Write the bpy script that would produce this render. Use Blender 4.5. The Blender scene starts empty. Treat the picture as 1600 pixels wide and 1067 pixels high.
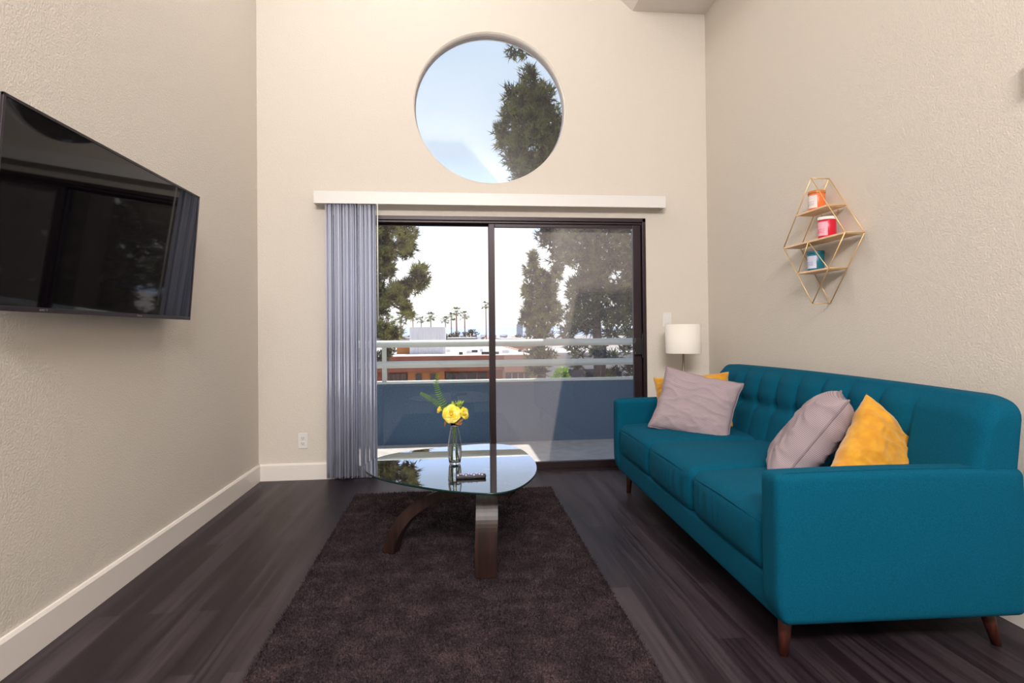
import bpy, bmesh, math, random
import numpy as np
from mathutils import Vector, Matrix, Euler, noise
PI = math.pi
random.seed(7)
rng = np.random.default_rng(11)
scn = bpy.context.scene
C = scn.collection

# ------------------------------------------------------------------ camera
CAM = Vector((0, 0, 1.12))
F_PX, YAW, ROLL, PITCH, SY = 888.5752, .1029, -.0095, .0089, -21.735
_fwd = Vector((math.sin(YAW)*math.cos(PITCH), math.cos(YAW)*math.cos(PITCH), math.sin(PITCH)))
_r = Vector((math.cos(YAW), -math.sin(YAW), 0)); _u = _r.cross(_fwd)
_r2 = math.cos(ROLL)*_r + math.sin(ROLL)*_u
_u2 = -math.sin(ROLL)*_r + math.cos(ROLL)*_u
cd = bpy.data.cameras.new('camera'); cam = bpy.data.objects.new('camera', cd); C.objects.link(cam)
m4 = Matrix((( _r2.x, _u2.x, -_fwd.x, CAM.x), (_r2.y, _u2.y, -_fwd.y, CAM.y), (_r2.z, _u2.z, -_fwd.z, CAM.z), (0, 0, 0, 1)))
cam.matrix_world = m4
cd.sensor_width = 36; cd.lens = F_PX/1600*36; cd.shift_y = SY/1600; cd.clip_end = 9000; cd.clip_start = .05
scn.camera = cam

def at(px, py, y):
    """real point at world depth y seen in that direction"""
    d = _fwd + (px-800)/F_PX*_r2 - (py-533.5-SY)/F_PX*_u2
    return CAM + d*(y/d.y)

# ------------------------------------------------------------------ view
vs = scn.view_settings
vs.view_transform = 'Standard'; vs.look = 'None'; vs.gamma = 1; vs.exposure = 0.14; vs.use_curve_mapping = False

def S(r, g, b):
    f = lambda c: (c/255/12.92) if c/255 <= .04045 else ((c/255+.055)/1.055)**2.4
    return (f(r), f(g), f(b), 1)

# ------------------------------------------------------------------ world
w = bpy.data.worlds.new('sky'); scn.world = w; w.use_nodes = True
nt = w.node_tree; nt.nodes.clear(); N = nt.nodes.new; L = nt.links.new
tc = N('ShaderNodeTexCoord'); sep = N('ShaderNodeSeparateXYZ'); L(tc.outputs['Generated'], sep.inputs[0])
cr = N('ShaderNodeValToRGB'); L(sep.outputs['Z'], cr.inputs[0])
e = cr.color_ramp.elements
e[0].position = 0.0; e[0].color = (.66, .70, .76, 1)
e[1].position = 1.0; e[1].color = (.22, .42, .85, 1)
for p, c in ((.06, (1, 1, 1, 1)), (.15, (.84, .90, 1, 1)), (.205, (.70, .98, 1.65, 1)), (.242, (.55, .70, .95, 1)), (.30, (.47, .55, .66, 1)), (.42, (.45, .54, .66, 1)), (.6, (.32, .46, .68, 1))):  # bright blue band is added for the table reflection, not seen directly
    k = e.new(p); k.color = c
mp = N('ShaderNodeMapping'); mp.inputs['Scale'].default_value = (1.6, 1.6, 7); L(tc.outputs['Generated'], mp.inputs[0])
nz = N('ShaderNodeTexNoise'); nz.inputs['Scale'].default_value = 2.2; nz.inputs['Detail'].default_value = 6; L(mp.outputs[0], nz.inputs[0])
cl = N('ShaderNodeValToRGB'); cl.color_ramp.elements[0].position = .40; cl.color_ramp.elements[1].position = .62; L(nz.outputs[0], cl.inputs[0])
fade = N('ShaderNodeMapRange'); fade.inputs[1].default_value = .14; fade.inputs[2].default_value = .24; fade.inputs[3].default_value = .8; fade.inputs[4].default_value = .04
L(sep.outputs['Z'], fade.inputs[0])
mul = N('ShaderNodeMath'); mul.operation = 'MULTIPLY'; L(cl.outputs[0], mul.inputs[0]); L(fade.outputs[0], mul.inputs[1])
mx = N('ShaderNodeMix'); mx.data_type = 'RGBA'; L(mul.outputs[0], mx.inputs[0]); L(cr.outputs[0], mx.inputs[6]); mx.inputs[7].default_value = (1, 1, 1, 1)
bg = N('ShaderNodeBackground'); bg.inputs[1].default_value = 1.42; L(mx.outputs[2], bg.inputs[0])
wo = N('ShaderNodeOutputWorld'); L(bg.outputs[0], wo.inputs[0])

# ------------------------------------------------------------------ sun and two added fill lights without fixtures
sd = bpy.data.lights.new('sun', 'SUN'); sd.energy = 9.0; sd.angle = .01; sd.color = (1, .95, .88)
so = bpy.data.objects.new('sun', sd); C.objects.link(so)
SUN = Vector((-.18, -.18, -1)).normalized()
so.rotation_euler = SUN.to_track_quat('-Z', 'Y').to_euler(); so.location = (3, 9, 12)
def area(name, loc, tgt, sx, sy, energy, col):
    d = bpy.data.lights.new(name, 'AREA'); d.shape = 'RECTANGLE'; d.size = sx; d.size_y = sy; d.energy = energy; d.color = col
    o = bpy.data.objects.new(name, d); C.objects.link(o); o.location = loc
    o.rotation_euler = (Vector(tgt)-Vector(loc)).to_track_quat('-Z', 'Y').to_euler(); return o
area('rear_fill_light', (-.15, -2.6, 3.76), (.3, 3.5, .9), 2.4, .66, 282, (1, .97, .945))  # added fill behind the camera, placed clear of the glass reflections
area('high_fill_light', (-.45, 3.3, 4.7), (-.2, 2.6, 0), 1.6, 1.1, 30, (1, .97, .945))  # added fill above the view, no real fixture

# ------------------------------------------------------------------ materials
MATS = {}
def newmat(name):
    m = bpy.data.materials.new(name); m.use_nodes = True
    t = m.node_tree; t.nodes.clear()
    o = t.nodes.new('ShaderNodeOutputMaterial'); b = t.nodes.new('ShaderNodeBsdfPrincipled'); t.links.new(b.outputs[0], o.inputs[0])
    MATS[name] = m
    return m, t, b, o
def pmat(name, col, rough=.6, col2=None, scale=20, detail=3, bump=0, bscale=80, metal=0, spec=.5, stretch=(1, 1, 1), sheen=0, trans=0, lo=.35, hi=.65):
    m, t, b, o = newmat(name); N = t.nodes.new; L = t.links.new
    b.inputs['Base Color'].default_value = col; b.inputs['Roughness'].default_value = rough
    b.inputs['Metallic'].default_value = metal; b.inputs['Specular IOR Level'].default_value = spec
    if sheen: b.inputs['Sheen Weight'].default_value = sheen
    tc = N('ShaderNodeTexCoord'); mp = N('ShaderNodeMapping'); mp.inputs['Scale'].default_value = stretch; L(tc.outputs['Object'], mp.inputs[0])
    if col2:
        n = N('ShaderNodeTexNoise'); n.inputs['Scale'].default_value = scale; n.inputs['Detail'].default_value = detail; L(mp.outputs[0], n.inputs[0])
        r = N('ShaderNodeValToRGB'); r.color_ramp.elements[0].position = lo; r.color_ramp.elements[1].position = hi
        r.color_ramp.elements[0].color = col; r.color_ramp.elements[1].color = col2
        L(n.outputs[0], r.inputs[0]); L(r.outputs[0], b.inputs['Base Color'])
    if bump:
        n = N('ShaderNodeTexNoise'); n.inputs['Scale'].default_value = bscale; n.inputs['Detail'].default_value = 2; L(tc.outputs['Object'], n.inputs[0])
        bp = N('ShaderNodeBump'); bp.inputs['Strength'].default_value = bump; bp.inputs['Distance'].default_value = .01
        L(n.outputs[0], bp.inputs['Height']); L(bp.outputs[0], b.inputs['Normal'])
    return m
def thin_glass(name, tint=(1, 1, 1, 1), ior=1.5, rough=0.0, gain=1.0):
    m = bpy.data.materials.new(name); m.use_nodes = True; t = m.node_tree; t.nodes.clear(); N = t.nodes.new; L = t.links.new
    o = N('ShaderNodeOutputMaterial'); tr = N('ShaderNodeBsdfTransparent'); tr.inputs[0].default_value = tint
    g = N('ShaderNodeBsdfGlossy'); g.inputs['Roughness'].default_value = rough
    fr = N('ShaderNodeFresnel'); fr.inputs['IOR'].default_value = ior
    mu = N('ShaderNodeMath'); mu.operation = 'MULTIPLY'; mu.use_clamp = True; mu.inputs[1].default_value = gain; L(fr.outputs[0], mu.inputs[0])
    x = N('ShaderNodeMixShader'); L(mu.outputs[0], x.inputs[0]); L(tr.outputs[0], x.inputs[1]); L(g.outputs[0], x.inputs[2]); L(x.outputs[0], o.inputs[0])
    return m

M_WALL = pmat('wall_paint', S(211, 203, 193), .85, bump=.28, bscale=130, spec=.25)
M_CEIL = pmat('ceiling_paint', S(232, 226, 220), .9, bump=.15, bscale=90)
M_TRIM = pmat('trim_paint', S(228, 221, 215), .38)
M_WHITE = pmat('white_plastic', S(220, 217, 214), .4)
M_DARKFRAME = pmat('bronze_aluminium', S(44, 30, 36), .38, metal=.35)
M_GLASS = thin_glass('window_glass', (.985, .99, .985, 1), 1.45, 0, 1.3)
M_TABLEGLASS = thin_glass('table_glass', (.86, .94, .92, 1), 1.75, 0.0, 1.9)
M_GLASSEDGE = pmat('glass_edge', S(18, 48, 48), .15)
M_TEAL = pmat('teal_fabric', S(0, 72, 96), .9, S(0, 84, 110), 260, 2, bump=.25, bscale=700, spec=.12)
M_LEGWOOD = pmat('leg_wood', S(80, 36, 24), .45, S(58, 24, 18), 12, 3, stretch=(6, 6, 1))
M_BLACKPL = pmat('black_plastic', S(22, 18, 24), .4)
M_GOLD = pmat('brass_wire', S(222, 184, 128), .35, metal=.45)
M_SHELFWOOD = pmat('pale_wood', S(240, 208, 170), .5, S(228, 186, 142), 18, 3, stretch=(3, 1, 3))
M_YELLOW = pmat('mustard_velvet', S(190, 128, 12), .85, S(204, 148, 24), 25, 3, bump=.15, bscale=500, sheen=.4)
M_SHADE = pmat('lamp_shade_linen', S(232, 226, 218), .9, bump=.1, bscale=400)
M_STEEL = pmat('brushed_steel', S(150, 140, 125), .35, metal=.9)

def floor_mat():
    m, t, b, o = newmat('dark_plank_floor'); N = t.nodes.new; L = t.links.new
    tc = N('ShaderNodeTexCoord')
    sp = N('ShaderNodeSeparateXYZ'); L(tc.outputs['Object'], sp.inputs[0])
    cb = N('ShaderNodeCombineXYZ'); L(sp.outputs['Y'], cb.inputs[0]); L(sp.outputs['X'], cb.inputs[1])
    br = N('ShaderNodeTexBrick'); br.offset = .37; br.inputs['Scale'].default_value = 1
    br.inputs['Brick Width'].default_value = 1.22; br.inputs['Row Height'].default_value = .095; br.inputs['Mortar Size'].default_value = .0012
    br.inputs['Color1'].default_value = (0, 0, 0, 1); br.inputs['Color2'].default_value = (1, 1, 1, 1); br.inputs['Mortar'].default_value = (.1, .1, .1, 1)
    L(cb.outputs[0], br.inputs[0])
    mp = N('ShaderNodeMapping'); mp.inputs['Scale'].default_value = (60, 1.6, 1); L(tc.outputs['Object'], mp.inputs[0])
    n = N('ShaderNodeTexNoise'); n.inputs['Scale'].default_value = 1; n.inputs['Detail'].default_value = 5; L(mp.outputs[0], n.inputs[0])
    mp2 = N('ShaderNodeMapping'); mp2.inputs['Scale'].default_value = (14, .7, 1); L(tc.outputs['Object'], mp2.inputs[0])
    n2 = N('ShaderNodeTexNoise'); n2.inputs['Scale'].default_value = 1; n2.inputs['Detail'].default_value = 2; L(mp2.outputs[0], n2.inputs[0])
    a = N('ShaderNodeMath'); a.operation = 'MULTIPLY_ADD'; a.inputs[1].default_value = .32; L(br.outputs['Color'], a.inputs[0])
    s = N('ShaderNodeMath'); s.operation = 'ADD'; L(n.outputs[0], s.inputs[0]); L(n2.outputs[0], s.inputs[1])
    s2 = N('ShaderNodeMath'); s2.operation = 'MULTIPLY_ADD'; s2.inputs[1].default_value = .9; s2.inputs[2].default_value = -.45; L(s.outputs[0], s2.inputs[0])
    L(s2.outputs[0], a.inputs[2])
    r = N('ShaderNodeValToRGB'); el = r.color_ramp.elements
    el[0].position = .2; el[0].color = S(22, 15, 21); el[1].position = .95; el[1].color = S(66, 57, 62)
    k = el.new(.5); k.color = S(34, 25, 31)
    L(a.outputs[0], r.inputs[0]); L(r.outputs[0], b.inputs['Base Color'])
    b.inputs['Specular IOR Level'].default_value = .28
    rr = N('ShaderNodeMapRange'); rr.inputs[3].default_value = .34; rr.inputs[4].default_value = .52; L(n.outputs[0], rr.inputs[0]); L(rr.outputs[0], b.inputs['Roughness'])
    bp = N('ShaderNodeBump'); bp.inputs['Strength'].default_value = .12; bp.inputs['Distance'].default_value = .002; L(a.outputs[0], bp.inputs['Height']); L(bp.outputs[0], b.inputs['Normal'])
    return m
M_FLOOR = floor_mat()

def rug_mat():
    m, t, b, o = newmat('shag_pile'); N = t.nodes.new; L = t.links.new
    tc = N('ShaderNodeTexCoord')
    n = N('ShaderNodeTexNoise'); n.inputs['Scale'].default_value = 8; n.inputs['Detail'].default_value = 5; n.inputs['Roughness'].default_value = .7; L(tc.outputs['Object'], n.inputs[0])
    n2 = N('ShaderNodeTexNoise'); n2.inputs['Scale'].default_value = 150; n2.inputs['Detail'].default_value = 2; L(tc.outputs['Object'], n2.inputs[0])
    a = N('ShaderNodeMath'); a.operation = 'MULTIPLY_ADD'; a.inputs[1].default_value = 1.1; L(n2.outputs[0], a.inputs[0])
    s2 = N('ShaderNodeMath'); s2.operation = 'MULTIPLY_ADD'; s2.inputs[1].default_value = 1.0; s2.inputs[2].default_value = -.58; L(n.outputs[0], s2.inputs[0]); L(s2.outputs[0], a.inputs[2])
    r = N('ShaderNodeValToRGB'); el = r.color_ramp.elements
    el[0].position = .2; el[0].color = S(36, 28, 33); el[1].position = .85; el[1].color = S(94, 78, 78)
    k = el.new(.5); k.color = S(56, 46, 50)
    L(a.outputs[0], r.inputs[0]); L(r.outputs[0], b.inputs['Base Color']); b.inputs['Roughness'].default_value = .95; b.inputs['Specular IOR Level'].default_value = .1
    return m
M_RUG = rug_mat()

def stripe_mat():
    m, t, b, o = newmat('mauve_ticking'); N = t.nodes.new; L = t.links.new
    tc = N('ShaderNodeTexCoord'); wv = N('ShaderNodeTexWave'); wv.inputs['Scale'].default_value = 46; wv.bands_direction = 'Y'
    L(tc.outputs['UV'], wv.inputs[0])
    r = N('ShaderNodeValToRGB'); r.color_ramp.elements[0].color = S(140, 124, 132); r.color_ramp.elements[1].color = S(170, 155, 158)
    r.color_ramp.elements[0].position = .3; r.color_ramp.elements[1].position = .7
    L(wv.outputs[0], r.inputs[0]); L(r.outputs[0], b.inputs['Base Color']); b.inputs['Roughness'].default_value = .9; b.inputs['Specular IOR Level'].default_value = .15
    return m
M_MAUVE = stripe_mat()

def wood_mat(name, c1, c2, rough, scale=(22, 22, 1.5)):
    m, t, b, o = newmat(name); N = t.nodes.new; L = t.links.new
    tc = N('ShaderNodeTexCoord'); mp = N('ShaderNodeMapping'); mp.inputs['Scale'].default_value = scale; L(tc.outputs['Object'], mp.inputs[0])
    n = N('ShaderNodeTexNoise'); n.inputs['Scale'].default_value = 2; n.inputs['Detail'].default_value = 5; L(mp.outputs[0], n.inputs[0])
    r = N('ShaderNodeValToRGB'); r.color_ramp.elements[0].color = c1; r.color_ramp.elements[1].color = c2
    r.color_ramp.elements[0].position = .35; r.color_ramp.elements[1].position = .7
    L(n.outputs[0], r.inputs[0]); L(r.outputs[0], b.inputs['Base Color']); b.inputs['Roughness'].default_value = rough
    return m
M_WALNUT = wood_mat('dark_walnut', S(24, 13, 13), S(56, 33, 27), .42)

def mesh_screen_mat():
    # fine wire mesh: mostly open, its round wires catch light from above
    m = bpy.data.materials.new('insect_mesh'); m.use_nodes = True; t = m.node_tree; t.nodes.clear(); N = t.nodes.new; L = t.links.new
    o = N('ShaderNodeOutputMaterial'); tr = N('ShaderNodeBsdfTransparent'); d = N('ShaderNodeBsdfTranslucent'); d.inputs[0].default_value = S(200, 184, 180)
    cn_ = N('ShaderNodeCombineXYZ'); cn_.inputs[0].default_value = 0; cn_.inputs[1].default_value = -.35; cn_.inputs[2].default_value = -.93; L(cn_.outputs[0], d.inputs['Normal'])
    x = N('ShaderNodeMixShader'); x.inputs[0].default_value = .13
    L(tr.outputs[0], x.inputs[1]); L(d.outputs[0], x.inputs[2]); L(x.outputs[0], o.inputs[0]); return m
M_MESH = mesh_screen_mat()
def blind_mat():
    m = bpy.data.materials.new('blind_vinyl'); m.use_nodes = True; t = m.node_tree; t.nodes.clear(); N = t.nodes.new; L = t.links.new
    o = N('ShaderNodeOutputMaterial'); d = N('ShaderNodeBsdfPrincipled'); d.inputs['Base Color'].default_value = S(222, 223, 234); d.inputs['Roughness'].default_value = .45
    tl = N('ShaderNodeBsdfTranslucent'); tl.inputs[0].default_value = S(240, 243, 252)
    x = N('ShaderNodeMixShader'); x.inputs[0].default_value = .5; L(d.outputs[0], x.inputs[1]); L(tl.outputs[0], x.inputs[2]); L(x.outputs[0], o.inputs[0]); return m
M_BLIND = blind_mat()

# ------------------------------------------------------------------ helpers
def link(name, me, mat, parent=None, smooth=False):
    o = bpy.data.objects.new(name, me); C.objects.link(o)
    if mat is not None:
        for m in (mat if isinstance(mat, (list, tuple)) else [mat]): me.materials.append(m)
    if smooth: me.polygons.foreach_set('use_smooth', [True]*len(me.polygons))
    if parent is not None: o.parent = parent
    return o
def from_data(name, v, f, mat, parent=None, smooth=False):
    me = bpy.data.meshes.new(name); me.from_pydata([tuple(p) for p in v], [], f); me.update()
    return link(name, me, mat, parent, smooth)
def from_bm(name, bm, mat, parent=None, smooth=False):
    me = bpy.data.meshes.new(name); bm.normal_update(); bm.to_mesh(me); bm.free()
    return link(name, me, mat, parent, smooth)
def tag(o, label=None, cat=None, group=None, kind=None):
    if label: o['label'] = label
    if cat: o['category'] = cat
    if group: o['group'] = group
    if kind: o['kind'] = kind
    return o
def thing(name, label, cat, loc=(0, 0, 0), rz=0, group=None):
    o = bpy.data.objects.new(name, None); C.objects.link(o); o.location = loc; o.rotation_euler = (0, 0, rz); o.empty_display_size = .1
    return tag(o, label, cat, group)
def add_box(bm, x0, x1, y0, y1, z0, z1, bev=0):
    r = bmesh.ops.create_cube(bm, size=1)
    vs_ = r['verts']
    for v in vs_:
        v.co = Vector(((x0+x1)/2+v.co.x*(x1-x0), (y0+y1)/2+v.co.y*(y1-y0), (z0+z1)/2+v.co.z*(z1-z0)))
    if bev:
        ed = list({e for v in vs_ for e in v.link_edges})
        bmesh.ops.bevel(bm, geom=ed, offset=bev, segments=2, affect='EDGES', profile=.6)
def box(name, x0, x1, y0, y1, z0, z1, mat, parent=None, bev=0):
    bm = bmesh.new(); add_box(bm, x0, x1, y0, y1, z0, z1, bev); return from_bm(name, bm, mat, parent)
def boxes(name, lst, mat, parent=None, bev=0):
    bm = bmesh.new()
    for b in lst: add_box(bm, *b, bev)
    return from_bm(name, bm, mat, parent)
def tube_data(pts, rad, seg=10, v=None, f=None, cap=True):
    v = [] if v is None else v; f = [] if f is None else f
    pts = [Vector(p) for p in pts]; n = len(pts); rads = rad if isinstance(rad, (list, tuple)) else [rad]*n
    base = len(v); prev = None
    for i, p in enumerate(pts):
        d = (pts[min(i+1, n-1)]-pts[max(i-1, 0)]).normalized()
        a = prev if prev is not None else (Vector((0, 0, 1)) if abs(d.z) < .9 else Vector((1, 0, 0)))
        a = (a - d*a.dot(d)).normalized(); prev = a; b = d.cross(a)
        for k in range(seg):
            t = 2*PI*k/seg; v.append(p + (a*math.cos(t)+b*math.sin(t))*rads[i])
    for i in range(n-1):
        for k in range(seg):
            q = base+i*seg; f.append((q+k, q+(k+1) % seg, q+seg+(k+1) % seg, q+seg+k))
    if cap:
        f.append(tuple(base+k for k in range(seg))[::-1]); f.append(tuple(base+(n-1)*seg+k for k in range(seg)))
    return v, f
def tube(name, pts, rad, mat, parent=None, seg=10, smooth=True):
    v, f = tube_data(pts, rad, seg); return from_data(name, v, f, mat, parent, smooth)
def lathe(name, prof, mat, parent=None, seg=40, center=(0, 0, 0), smooth=True, cap=False):
    v, f = [], []; n = len(prof)
    for (r, z) in prof:
        for k in range(seg):
            t = 2*PI*k/seg; v.append((center[0]+r*math.cos(t), center[1]+r*math.sin(t), center[2]+z))
    for i in range(n-1):
        for k in range(seg): f.append((i*seg+k, i*seg+(k+1) % seg, (i+1)*seg+(k+1) % seg, (i+1)*seg+k))
    if cap:
        f.append(tuple(range(seg))[::-1]); f.append(tuple((n-1)*seg+k for k in range(seg)))
    return from_data(name, v, f, mat, parent, smooth)
def ticks(h, r, n):
    e_ = [r*(1-math.cos(PI/2*i/4)) for i in range(4)]
    inner = np.linspace(-h+r, h-r, n+1)
    return [-h+x for x in e_] + list(inner) + [h-x for x in reversed(e_)]
def soft_box(name, hx, hy, hz, r, nx, ny, nz, mat, parent, deform=None, loc=(0, 0, 0)):
    """rounded box with dense faces; deform(p, n) moves every vertex"""
    T = [ticks(hx, r, nx), ticks(hy, r, ny), ticks(hz, r, nz)]; H = (hx, hy, hz)
    idx = {}; v = []; f = []
    def vert(p):
        k = (round(p[0], 6), round(p[1], 6), round(p[2], 6))
        if k in idx: return idx[k]
        q = Vector(p); inn = Vector([max(-H[i]+r, min(H[i]-r, q[i])) for i in range(3)]); d = q-inn
        if d.length > 1e-9:
            nn = d.normalized(); q = inn+nn*r
        else: nn = Vector((0, 0, 1))
        if deform: q = deform(q, nn)
        idx[k] = len(v); v.append(q+Vector(loc)); return idx[k]
    for ax in range(3):
        a, b = [(1, 2), (2, 0), (0, 1)][ax]
        for s in (-1, 1):
            for i in range(len(T[a])-1):
                for j in range(len(T[b])-1):
                    q = []
                    for (ii, jj) in ((i, j), (i+1, j), (i+1, j+1), (i, j+1)):
                        p = [0, 0, 0]; p[ax] = s*H[ax]; p[a] = T[a][ii]; p[b] = T[b][jj]; q.append(vert(p))
                    f.append(tuple(q if s > 0 else q[::-1]))
    return from_data(name, v, f, mat, parent, True)
def text_obj(name, s, size, mat, parent, mw):
    cu = bpy.data.curves.new(name, 'FONT'); cu.body = s; cu.size = size; cu.align_x = 'CENTER'; cu.align_y = 'CENTER'; cu.extrude = .0004
    o = bpy.data.objects.new(name, cu); C.objects.link(o); cu.materials.append(mat); 
    me = bpy.data.meshes.new_from_object(o); C.objects.unlink(o); bpy.data.objects.remove(o)
    o = link(name, me, None, parent); o.matrix_local = mw; return o

# ------------------------------------------------------------------ room shell
XL, XR, D, YB = -1.494, 2.118, 4.55, -3.0
ZC = 3.77
TOP = 4.9
floor = tag(box('floor', XL-.15, XR+.15, YB-.15, D+.06, -.12, 0, M_FLOOR), kind='structure')
tag(box('wall_left', XL-.15, XL, YB, D, 0, TOP, M_WALL), kind='structure')
tag(box('wall_right', XR, XR+.15, YB, D, 0, ZC+.15, M_WALL), kind='structure')
tag(box('wall_rear', XL-.15, XR+.15, YB-.15, YB, 0, TOP, M_WALL), kind='structure')
# back wall with a door opening and a round opening
DX0, DX1, DZ = -.925, 1.585, 2.052
CX, CZ, CR = .314, 2.932, .613
def back_wall():
    bm = bmesh.new()
    def loop(pts):
        vv = [bm.verts.new((x, D, z)) for x, z in pts]
        for i in range(len(vv)): bm.edges.new((vv[i], vv[(i+1) % len(vv)]))
    loop([(XL-.15, -.12), (DX0, -.12), (DX0, DZ), (DX1, DZ), (DX1, -.12), (XR+.15, -.12), (XR+.15, ZC+.1), (1.495, ZC), (.2, TOP), (XL-.15, TOP)])
    loop([(CX+CR*math.cos(2*PI*k/120), CZ+CR*math.sin(2*PI*k/120)) for k in range(120)])
    bmesh.ops.triangle_fill(bm, edges=bm.edges[:], use_beauty=True)
    r = bmesh.ops.extrude_face_region(bm, geom=bm.faces[:])
    for v in r['geom']:
        if isinstance(v, bmesh.types.BMVert): v.co.y += .14
    bmesh.ops.recalc_face_normals(bm, faces=bm.faces[:])
    return from_bm('wall_back', bm, M_WALL)
tag(back_wall(), kind='structure')
# ceiling: flat strip beside the right wall, slope, and flat high part
v = []; sec = [(XR+.15, ZC), (1.495, ZC), (.2, TOP), (XL-.15, TOP)]
for y in (YB-.15, D+.14):
    for x, z in sec: v.append((x, y, z))
    for x, z in reversed(sec): v.append((x, y, z+.12))
n_ = 8
f = [tuple(range(8))[::-1], tuple(range(8, 16))] + [(i, (i+1) % 8, (i+1) % 8+8, i+8) for i in range(8)]
tag(from_data('ceiling', v, f, M_CEIL), kind='structure')
def baseboard(name, pts_len, axis):
    pass
BH = .128
def base_prof(name, a, b, nrm):
    a = Vector(a); b = Vector(b); nrm = Vector(nrm)
    prof = [(0, 0), (.016, 0), (.016, BH-.012), (.010, BH), (0, BH)]
    v = [a+nrm*d+Vector((0, 0, z)) for d, z in prof]+[b+nrm*d+Vector((0, 0, z)) for d, z in prof]
    f = [(0, 1, 2, 3, 4), (9, 8, 7, 6, 5)]+[(i, i+5, (i+1) % 5+5, (i+1) % 5) for i in range(5)]
    o = from_data(name, v, f, M_TRIM); tag(o, kind='structure')
    bm = bmesh.new(); bm.from_mesh(o.data); bmesh.ops.recalc_face_normals(bm, faces=bm.faces[:]); bm.to_mesh(o.data); bm.free()
base_prof('baseboard_left', (XL, YB, 0), (XL, D, 0), (1, 0, 0))
base_prof('baseboard_back', (XL, D, 0), (DX0, D, 0), (0, -1, 0))
base_prof('baseboard_back', (DX1, D, 0), (XR, D, 0), (0, -1, 0))
base_prof('baseboard_right', (XR, YB, 0), (XR, D, 0), (-1, 0, 0))

# round window
win = bpy.data.objects.new('window_1', None); C.objects.link(win); tag(win, kind='structure'); win.location = (CX, D, CZ)
lathe('window_frame', [(CR-.001, .075), (CR-.012, .075), (CR-.012, .10), (CR-.001, .10)], pmat('window_gasket', S(150, 146, 150), .5), win, 120).rotation_euler = (-PI/2, 0, 0)
lathe('reveal_bright_ring', [(CR-.0015, .001), (CR-.004, .001), (CR-.004, .076), (CR-.0015, .076)], pmat('reveal_bounce_tone', S(240, 234, 226), .7), win, 120).rotation_euler = (-PI/2, 0, 0)  # added ring, paler than the wall in place of light bounced off the deck
o = lathe('window_pane', [(.001, .09), (CR-.004, .09), (CR-.004, .094), (.001, .094)], M_GLASS, win, 120, smooth=False); o.rotation_euler = (-PI/2, 0, 0)

# sliding door
door = bpy.data.objects.new('door_1', None); C.objects.link(door); tag(door, kind='structure')
Y0 = D-.006
boxes('door_frame', [(DX0, DX0+.035, Y0, D+.13, -.03, DZ), (DX1-.028, DX1, Y0, D+.13, -.03, DZ), (DX0, DX1, Y0, D+.13, DZ-.032, DZ),
      (DX0+.035, DX1-.028, D+.012, D+.02, DZ-.05, DZ-.032)], M_DARKFRAME, door, .003)
boxes('door_track', [(DX0+.035, DX1-.028, D-.03, D+.16, -.03, .006), (DX0+.035, DX1-.028, D+.03, D+.036, .006, .026), (DX0+.035, DX1-.028, D+.075, D+.081, .006, .026),
      (DX0+.035, DX1-.028, D+.115, D+.13, .006, .030)], M_DARKFRAME, door, .001)
MX0, MX1 = .290, .338
def panel(name, x0, x1, y, w0, w1, top, bot, z0, z1):
    fr = boxes(name, [(x0, x0+w0, y-.016, y+.016, z0, z1), (x1-w1, x1, y-.016, y+.016, z0, z1),
               (x0+w0, x1-w1, y-.016, y+.016, z1-top, z1), (x0+w0, x1-w1, y-.016, y+.016, z0, z0+bot)], M_DARKFRAME, door, .003)
    box('glass_pane', x0+w0-.004, x1-w1+.004, y-.003, y+.003, z0+bot-.004, z1-top+.004, M_GLASS, fr)
    return fr
panel('fixed_panel', DX0+.035, MX1-.004, D+.098, .05, .045, .028, .055, .012, DZ-.034)
pn = panel('sliding_panel', MX0, DX1-.032, D+.045, .048, .068, .045, .055, .012, DZ-.034)
# the insect screen outside the right half
sc = boxes('screen_panel', [(MX0+.01, MX0+.035, D+.119, D+.131, .03, DZ-.04), (DX1-.06, DX1-.03, D+.119, D+.131, .03, DZ-.04),
            (MX0+.03, DX1-.05, D+.119, D+.131, DZ-.065, DZ-.04), (MX0+.03, DX1-.05, D+.119, D+.131, .03, .05)], M_DARKFRAME, door)
from_data('insect_mesh', [(MX0+.03, D+.125, .045), (DX1-.05, D+.125, .045), (DX1-.05, D+.125, DZ-.06), (MX0+.03, D+.125, DZ-.06)], [(0, 1, 2, 3)], M_MESH, sc)
# handle with its latch box
hx = DX1-.078
boxes('door_handle', [(hx-.018, hx+.034, D-.012, D+.027, .93, 1.065), (hx-.032, hx-.018, D-.018, D+.01, .955, 1.035), (hx-.046, hx-.030, D-.024, D-.008, .972, 1.02),
                      (hx+.04, hx+.05, D+.0, D+.03, .90, 1.10)], M_BLACKPL, pn, .004)

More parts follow.
